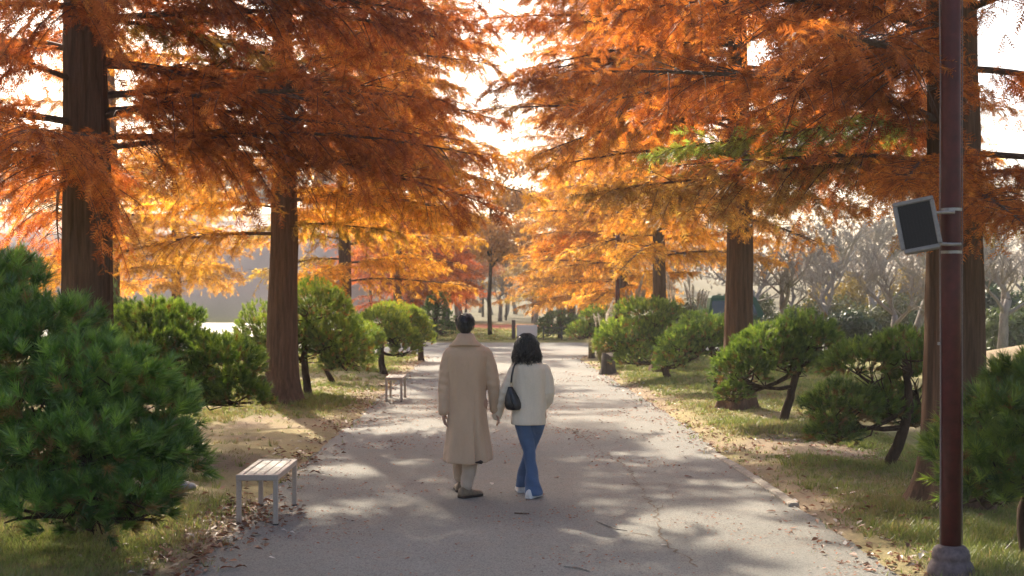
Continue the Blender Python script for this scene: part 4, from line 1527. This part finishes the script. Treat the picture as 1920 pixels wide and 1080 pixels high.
link('trousers', remesh(t, .008, M['trouser'], 'trousers', 3, trouser_post), man)


def shoe(parent, loc, rz, mat, L=.275, w=.048, h=.085, pitch=0.0):
    e = MB()
    ringsA = []
    prof = [(-.5, .55, .35), (-.47, .85, .95), (-.36, 1.0, 1.0), (-.2, .92, .98), (-.05, .88, .80), (.1, .98, .62), (.25, 1.05, .52), (.38, .95, .45), (.46, .70, .36), (.5, .35, .22)]
    for y, kw, kh in prof:
        ringsA.append([Vector((w * kw * math.cos(a), y * L + L * .2, .018 + max(0, math.sin(a)) * h * kh + min(0, math.sin(a)) * .006)) for a in np.arange(18) / 18 * 2 * PI])
    e.loft(ringsA)
    sh = e.build('shoe', mat, parent, True); sh.location = loc; sh.rotation_euler = (pitch, 0, rz)
    s = MB(); rs = []
    for z, g in ((.0, 1.0), (.004, 1.05), (.018, 1.06), (.022, 1.0)):
        ring = []
        side = [(y * L + L * .2, w * kw * g) for y, kw, kh in prof]
        ring = [Vector((x, y, z)) for y, x in side] + [Vector((-x, y, z)) for y, x in reversed(side)]
        rs.append(ring)
    s.loft(rs); so = s.build('sole', M['sole'], sh); 
    return sh


shoe(man, (-.012, -.03, 0), math.radians(-48), M['shoe_brown'], .285)
shoe(man, (-.088, .37, 0), math.radians(8), M['shoe_brown'], .285)

# ---- woman
wx, wy = at(993, 12.95), 12.95
wom = empty('person', (wx, wy, .004)); tag(wom, 'person with wavy black hair in cream jacket and flared blue jeans', 'person')
wc = (-.028, .01, 1.478)
b = MB()
head(b, wc, .90, -.10)
b.capsule([(-.01, -.005, 1.24), (-.02, .0, 1.33), (-.025, .004, 1.42)], [.052, .046, .045], 14)
b.capsule([(.0, 0, .82), (0, .008, 1.02), (0, 0, 1.21)], [.125, .115, .11], 18)
b.capsule([(-.13, 0, 1.235), (.13, 0, 1.235)], [.055, .055], 12)
b.capsule([(-.075, 0, .80), (.075, 0, .80)], [.095, .095], 12)
WL = (-.305, .09, .845); WR = (.145, .10, .86)
b.capsule([(-.155, 0, 1.23), (-.235, -.01, 1.02), WL], [.048, .037, .022], 12)
b.capsule([(.155, 0, 1.23), (.195, -.02, 1.02), WR], [.048, .037, .022], 12)
hand(b, WL, (-.12, .02, -1), (.2, 1, 0), .5, .88)
hand(b, WR, (-.25, .6, -.8), (-1, .1, .2), .4, .88)
b.capsule([(-.07, 0, .80), (-.01, .05, .45), (.035, -.01, .08)], [.08, .05, .032], 14)
b.capsule([(.07, 0, .80), (.0, .16, .46), (-.075, .30, .10)], [.08, .05, .032], 14)
wbody = link('body', remesh(b, .0062, M['skin'], 'body', 3), wom)
eyes(wbody, wc, .90, -.10)
# jacket
c = MB(); rings = []


def jak_f(t, z):
    lo = max(0, (1.1 - z) / .4)
    return 1 + .014 * lo * math.sin(4 * t + 1.2) + .012 * math.sin(7 * t + z * 9) * lo


for z, cx, cy, rx, ry in ((.705, -.012, .01, .168, .150), (.722, -.012, .01, .171, .152), (.80, -.008, .01, .170, .148), (.90, -.004, .008, .165, .140), (1.0, .0, .005, .163, .133), (1.1, .002, .002, .166, .13),
                          (1.19, .003, 0, .170, .126), (1.25, .002, -.002, .166, .115), (1.29, -.004, -.002, .140, .098), (1.32, -.012, 0, .10, .082), (1.35, -.02, 0, .064, .064), (1.38, -.022, .0, .056, .058)):
    rings.append(sup(cx, cy, z, rx, ry, 64, 2.4, jak_f))
c.loft(rings)
c.capsule([(-.135, -.002, 1.235), (-.185, -.01, 1.14), (-.238, -.012, 1.02), (-.285, .04, .90), (-.315, .085, .80), (-.318, .09, .785)], [.066, .063, .058, .056, .055, .054], 20)
c.capsule([(.135, -.002, 1.235), (.172, -.012, 1.14), (.188, -.02, 1.02), (.178, .03, .94), (.150, .085, .885)], [.066, .063, .058, .054, .05], 20)


def jak_post(v):
    n = fbm(v[:, 0] * 10, v[:, 2] * 6 + v[:, 1] * 9, 22, 3) - .5
    o = v.copy(); o[:, 1] += n * .012; o[:, 0] += n * .006
    e = (v[:, 0] < -.17)
    o[:, 1] += e * .004 * np.sin(v[:, 2] * 80 + v[:, 0] * 30)
    return o


jk = link('jacket', remesh(c, .0075, M['cream'], 'jacket', 2, jak_post), wom)
# jeans
t = MB()


def leg(pts):
    rings = []
    for (x, y, z, rx, ry) in pts:
        rings.append([Vector((x + rx * math.cos(a), y + ry * math.sin(a), z)) for a in np.arange(28) / 28 * 2 * PI])
    t.loft(rings)


leg([(.035, -.01, .022, .090, .115), (.036, -.008, .05, .088, .11), (.030, .0, .14, .072, .086), (.020, .015, .24, .060, .070), (.010, .03, .34, .057, .064), (-.006, .035, .44, .062, .068), (-.03, .03, .56, .075, .080), (-.056, .01, .68, .088, .098), (-.066, 0, .80, .092, .11)])
leg([(-.078, .33, .055, .058, .10), (-.076, .325, .08, .058, .098), (-.062, .28, .18, .052, .074), (-.042, .24, .28, .052, .064), (-.010, .19, .38, .056, .062), (.02, .14, .48, .062, .068), (.05, .08, .60, .075, .082), (.066, .02, .70, .086, .10), (.07, 0, .80, .09, .11)])
t.blob((0, 0, .80), (.15, .115, .12), 20, 12)


def jean_post(v):
    o = v.copy(); w = np.clip((.75 - v[:, 2]) / .5, 0, 1)
    o[:, 1] += w * .007 * np.sin(v[:, 2] * 42 + v[:, 0] * 30 + 3 * np.sin(v[:, 2] * 9)); o[:, 0] += w * .005 * np.sin(v[:, 2] * 30 + v[:, 1] * 18)
    return o


link('jeans', remesh(t, .007, M['denim'], 'jeans', 2, jean_post), wom)
s1 = shoe(wom, (.02, -.05, 0), math.radians(-30), M['shoe_white'], .25, .042, .07)
s2 = shoe(wom, (-.08, .34, 0), math.radians(6), M['shoe_white'], .25, .042, .07)
for s_ in (s1, s2):
    for ch in s_.children:
        ch.data.materials.clear(); ch.data.materials.append(M['shoe_white'])
# hair: a soft mass and many wavy locks
h = MB()
h.blob((wc[0], wc[1] - .012, wc[2] + .026), (.086, .101, .086), 20, 14)
h.blob((wc[0] + .002, wc[1] - .045, wc[2] - .055), (.098, .066, .095), 18, 12)
h.blob((wc[0] + .006, wc[1] - .055, wc[2] - .125), (.090, .050, .060), 16, 10)


def whair_post(v):
    n = vnoise(v[:, 0] * 38 + 2 * np.sin(v[:, 2] * 40), v[:, 2] * 22, 5) - .5
    d = v - np.array(wc); d[:, 2] = 0
    return v + nrm(d) * (n * .034)[:, None]


wh = link('hair', remesh(h, .006, M['hair'], 'hair', 2, whair_post), wom)
roots = []
rn = random.Random(18)
for k in range(520):
    a = rn.uniform(-PI * 1.12, PI * .12)           # sides and back
    e = rn.uniform(.1, 1.35)
    p = Vector((wc[0] + .088 * math.cos(e) * math.cos(a), wc[1] - .012 + .103 * math.cos(e) * math.sin(a), wc[2] + .026 + .088 * math.sin(e)))
    end = wc[2] - rn.uniform(.12, .21)
    ph = rn.uniform(0, 6.28); am = rn.uniform(.010, .026)
    pts = []; m = 11
    R = rn.uniform(.92, 1.12)
    for q in range(m):
        f = q / (m - 1)
        z = p.z + (end - p.z) * f
        rx = .090 + .026 * min(1, f * 1.6) + (.010 if f > .75 else 0); ry = .103
        cosE = math.cos(e * (1 - min(1, f * 2.2)))
        pts.append(Vector((wc[0] + rx * R * cosE * math.cos(a) + am * f * math.sin(f * 17 + ph), wc[1] - .012 + ry * R * cosE * math.sin(a) * (1 - .12 * f) + am * f * math.cos(f * 11 + ph), z)))
    roots.append((pts, rn.uniform(.003, .0065)))
for k in range(70):
    a = rn.uniform(-PI * 1.1, PI * .1); ph = rn.uniform(0, 6.28); z0 = wc[2] + rn.uniform(-.06, .03); z1 = wc[2] - rn.uniform(.12, .195); m = 12
    pts = []
    for q in range(m):
        f = q / (m - 1); am = .016 * min(1, f * 2)
        R_ = 1.0 + .10 * f
        pts.append(Vector((wc[0] + .106 * R_ * math.cos(a) + am * math.sin(f * 11 + ph), wc[1] - .014 + .098 * R_ * math.sin(a) + am * math.cos(f * 11 + ph), z0 + (z1 - z0) * f)))
    roots.append((pts, rn.uniform(.008, .013)))
strand_hair(roots, 'locks', wh, M['hair'])

# ---- shoulder bag hanging from her left shoulder
bag = empty('shoulder_bag', (wx - .182, wy - .115, .86)); tag(bag, 'small black leather shoulder bag hanging at the side of the cream jacket', 'bag')
mb = MB(); rings = []
for z, rx, ry in ((-.005, .030, .025), (.0, .060, .045), (.02, .076, .055), (.06, .078, .056), (.12, .064, .047), (.17, .045, .034), (.205, .028, .022), (.22, .022, .016)):
    rings.append([Vector((-.012 * (z - .1) / .1 * 1.2 + .012 + rx * (1 + .05 * math.sin(6 * a + z * 30)) * math.cos(a), ry * (1 + .06 * math.sin(5 * a + 1)) * math.sin(a), z)) for a in np.arange(32) / 32 * 2 * PI])
mb.loft(rings); mb.build('pouch', M['bag'], bag, True)
mb = MB(); mb.tube([(.03, -.052, .025), (.0, -.058, .09), (-.006, -.046, .15)], [.012, .016, .01], 8, flat=.5); mb.build('flap', M['bag'], bag, True)
mb = MB()
rings = []
for k in range(17):
    a = 2 * PI * k / 16
    rings.append(Vector((.002 + .010 * math.cos(a), -.012, .243 + .018 * math.sin(a))))
mb.tube(rings, .003, 6, cap=False); mb.build('ring', M['gold'], bag, True)
mb = MB()
sp = [(.002, -.012, .262), (.008, -.018, .33), (.022, -.012, .40), (.040, .015, .445), (.052, .07, .462), (.048, .15, .448), (.03, .20, .40), (.012, .22, .31), (.004, .16, .24), (.004, .04, .20)]
mb.tube(sp, .014, 8, flat=.7); mb.build('strap', M['bag'], bag, True)


# ------------------------------------------------------------------ grass, leaf litter, needles, twigs
def grass():
    rng = np.random.default_rng(21)
    out = []
    for (x0, x1, y0, y1, n) in ((-5.2, -1.9, 7.5, 16, 34000), (-7.5, -1.9, 16, 30, 20000), (2.4, 5.2, 7.5, 20, 36000), (2.2, 8.5, 20, 36, 20000), (-9, -2, 30, 43, 9000), (2, 9, 36, 43, 5000), (-6, 8, 54.5, 74, 10000)):
        x = rng.uniform(x0, x1, n); y = rng.uniform(y0, y1, n)
        k = rng.random(n) < np.where(y > 44, .7, grass_amount(x, y) * .95 + .02)
        out.append(np.stack([x[k], y[k]], 1))
    P = np.concatenate(out); n = len(P)
    z = gz(P[:, 0], P[:, 1])
    B = np.column_stack([P, z - .004])
    per = 6
    dry = smooth(.45, .62, fbm(P[:, 0] * .9, P[:, 1] * .9, 60, 3))
    tv = np.where(rng.random(n) < .14 + .40 * dry + .03 * (P[:, 1] < 13), rng.uniform(0, .3, n), rng.uniform(.37, 1, n))
    a = rng.random((n, per)) * 2 * PI
    le = rng.uniform(.3, 1.3, (n, per))
    hgt = (rng.uniform(.018, .055, (n, per)) * (1 + .9 * (fbm(P[:, 0] * 1.7, P[:, 1] * 1.7, 61, 2)[:, None] > .6)))
    far = np.clip(P[:, 1] / 13, 1, 3.2)[:, None]
    base = B[:, None, :] + rng.normal(0, .022, (n, per, 3)) * np.array([1, 1, 0])
    d = np.stack([np.cos(a), np.sin(a), np.zeros_like(a)], -1)
    tip = base + d * (hgt * le)[..., None]; tip[..., 2] += hgt
    s = np.stack([-np.sin(a), np.cos(a), np.zeros_like(a)], -1) * (rng.uniform(.0028, .006, (n, per)) * far)[..., None]
    V = np.stack([base - s, base + s, tip], 2).reshape(-1, 3)
    var = np.clip(np.repeat(tv, per) + rng.normal(0, .02, n * per), 0, 1)
    return stuff(link('grass', np_mesh('grass', V, np.arange(len(V)).reshape(-1, 3), M['grass_blade'], var)))


grass()


def flat_leaves(name, P, Z, size, mat, rng, var, curl=.5):
    """small curled leaf: two triangles pairs folded along the midrib"""
    n = len(P)
    a = rng.random(n) * 2 * PI
    u = np.stack([np.cos(a), np.sin(a), rng.normal(0, .22, n)], 1); w = np.stack([-np.sin(a), np.cos(a), rng.normal(0, .22, n)], 1)
    c = np.column_stack([P, Z + .006])
    s = size[:, None]
    lift = np.array([0, 0, 1.0]) * (size * curl * rng.random(n))[:, None]
    V = np.stack([c - u * s, c + w * s * .5 + lift, c + u * s + lift * .6, c - w * s * .5 + lift * .8], 1)
    V[..., 2] = np.maximum(V[..., 2], (Z + .003)[:, None])
    i = np.arange(n) * 4
    T = np.stack([np.stack([i, i + 2, i + 1], 1), np.stack([i, i + 3, i + 2], 1)], 1).reshape(-1, 3)
    return stuff(link(name, np_mesh(name, V.reshape(-1, 3), T, mat, np.repeat(var, 2))))


def litter():
    rng = np.random.default_rng(33)
    x = []; y = []
    # drifts along both edges
    for side in (-1, 1):
        n = 4200 if side < 0 else 2400
        yy = 8 + 34 * rng.random(n) ** 1.6
        e = edge_l(yy) if side < 0 else edge_r(yy)
        off = rng.normal(.12, .26, n)
        xx = e + side * off
        k = rng.random(n) < .25 + .75 * smooth(.40, .62, fbm(yy * .9, yy * 0 + side, 71, 2))
        x.append(xx[k]); y.append(yy[k])
    for (cx, cy, sx_, sy_, n) in ((-2.1, 11.9, .30, .45, 420), (-2.25, 10.2, .35, .8, 380), (3.6, 17.2, 1.2, .8, 260), (4.2, 15.6, .7, .5, 220), (-3.2, 27, 1.2, 1.6, 240), (3.2, 11.6, .4, .8, 160)):
        x.append(rng.normal(cx, sx_, n)); y.append(rng.normal(cy, sy_, n))
    n = 1900; x.append(rng.uniform(-7, 8, n)); y.append(8 + 30 * rng.random(n) ** 1.5)
    x = np.concatenate(x); y = np.concatenate(y)
    d = np.maximum(edge_l(y) - x, x - edge_r(y))
    k = (d > -.5) & (rng.random(len(x)) < np.where(d < 0, .55 + d, 1)); x = x[k]; y = y[k]
    n = len(x)
    z = np.maximum(gz(x, y), 0.001)
    flat_leaves('leaf_litter', np.stack([x, y], 1), z, rng.uniform(.015, .045, n), M['litter_leaf'], rng, np.clip(rng.beta(2, 2, n) * 1.0 + (rng.random(n) < .06) * .4, 0, 1), .9)
    # fine rusty needles on the asphalt in faint drifts
    n = 26000
    x = rng.uniform(-2.4, 2.9, n); y = 7.5 + 26 * rng.random(n) ** 1.7
    dens = smooth(.48, .70, fbm(x * 1.6, y * 1.1, 81, 3)) * .9 + .06
    k = rng.random(n) < dens; x = x[k]; y = y[k]; n = len(x)
    flat_leaves('fallen_needles', np.stack([x, y], 1), np.zeros(n) + .002, rng.uniform(.006, .020, n) * np.clip(y / 12, 1, 1.6), M['path_needles'], rng, rng.random(n), .25)


litter()

# single leaves lying loose on the asphalt
rl_ = np.random.default_rng(5)
LEAFM = []
for k, v in enumerate((.95, .2, .55)):
    mb = MB()
    n = 9
    top = [Vector((.035 * math.sin(PI * t) ** .8 * (1 + .15 * math.sin(9 * t)), .06 * (2 * t - 1), .006 + .012 * abs(math.sin(PI * t)))) for t in np.linspace(0, 1, n)]
    mid = [Vector((0, .06 * (2 * t - 1), .004 + .003 * math.sin(PI * t))) for t in np.linspace(0, 1, n)]
    bot = [Vector((-p.x * .9, p.y, p.z * .8)) for p in top]
    mb.add(top + mid + bot, [(i, i + 1, n + i + 1, n + i) for i in range(n - 1)] + [(n + i, n + i + 1, 2 * n + i + 1, 2 * n + i) for i in range(n - 1)])
    me = mb.mesh('fallen_leaf', M['litter_leaf'])
    at_ = me.attributes.new('var', 'FLOAT', 'FACE'); at_.data.foreach_set('value', [v] * len(me.polygons))
    LEAFM.append(me)
for (qx, qy, k, lb) in [(922, 908, 0, 'pale leaf on the path between the two people'), (1043, 897, 1, 'dark leaf on the path right of the jeans'), (1120, 820, 0, 'pale leaf on the sunny path right of the woman'),
                        (1290, 895, 1, 'dark leaf near the right path edge'), (1553, 1018, 2, 'rust leaf at the lower right path edge'), (1246, 1024, 0, 'tiny pale leaf beside the long crack'),
                        (697, 791, 1, 'dark leaf on the path right of the near bench'), (682, 840, 1, 'dark leaf in the shade right of the near bench'), (1445, 960, 1, 'dark leaf by the kerb end'),
                        (775, 717, 0, 'pale leaf beside the far bench'), (1175, 755, 0, 'pale leaf by the right verge'), (500, 1023, 1, 'dark curled leaf below the near bench')]:
    X, Y = gp(qx, qy)
    o = link('fallen_leaf', LEAFM[k]); o.location = (X, Y, max(.004, gzf(X, Y) + .004)); o.rotation_euler = (rl_.normal(0, .15), rl_.normal(0, .15), rl_.random() * 6)
    sc_ = rl_.uniform(.6, 1.0) * (1 + max(0, Y - 14) * .03); o.scale = (sc_,) * 3
    tag(o, lb, 'leaf', 'loose leaves on the path')
for pts, lb, m in [([(1118, 978), (1135, 986), (1155, 993), (1176, 997)], 'thin pale twig lying on the path below the woman', M['kerb']),
                   ([(965, 963), (980, 965), (992, 964)], 'short dark twig on the path between the two people', M['twig']),
                   ([(1335, 850), (1350, 849), (1362, 851)], 'small dark stick at the right path edge above the kerb', M['twig']),
                   ([(1058, 1063), (1085, 1066), (1105, 1072)], 'thin twig at the bottom edge of the path', M['kerb'])]:
    q = [gp(*p) for p in pts]
    mb = MB(); o3 = q[0]
    mb.tube([(x - o3[0], y - o3[1], .006 + .004 * (i % 2)) for i, (x, y) in enumerate(q)], [.006, .007, .006, .003][:len(q)], 6)
    o = mb.build('twig', m); o.location = (o3[0], o3[1], max(0, gzf(*o3))); tag(o, lb, 'twig')

# ------------------------------------------------------------------ hazy air
HAZE = 0.0007
if HAZE > 0:
    hz = MB(); hz.box((0, 250, 9), (900, 700, 22))
    t = NT('haze_air')
    pv = t.n('ShaderNodeVolumePrincipled'); pv.inputs['Color'].default_value = (.95, .93, .90, 1); pv.inputs['Density'].default_value = HAZE; pv.inputs['Anisotropy'].default_value = .3
    t.l(pv.outputs[0], t.out.inputs['Volume'])
    stuff(hz.build('haze', t.m))
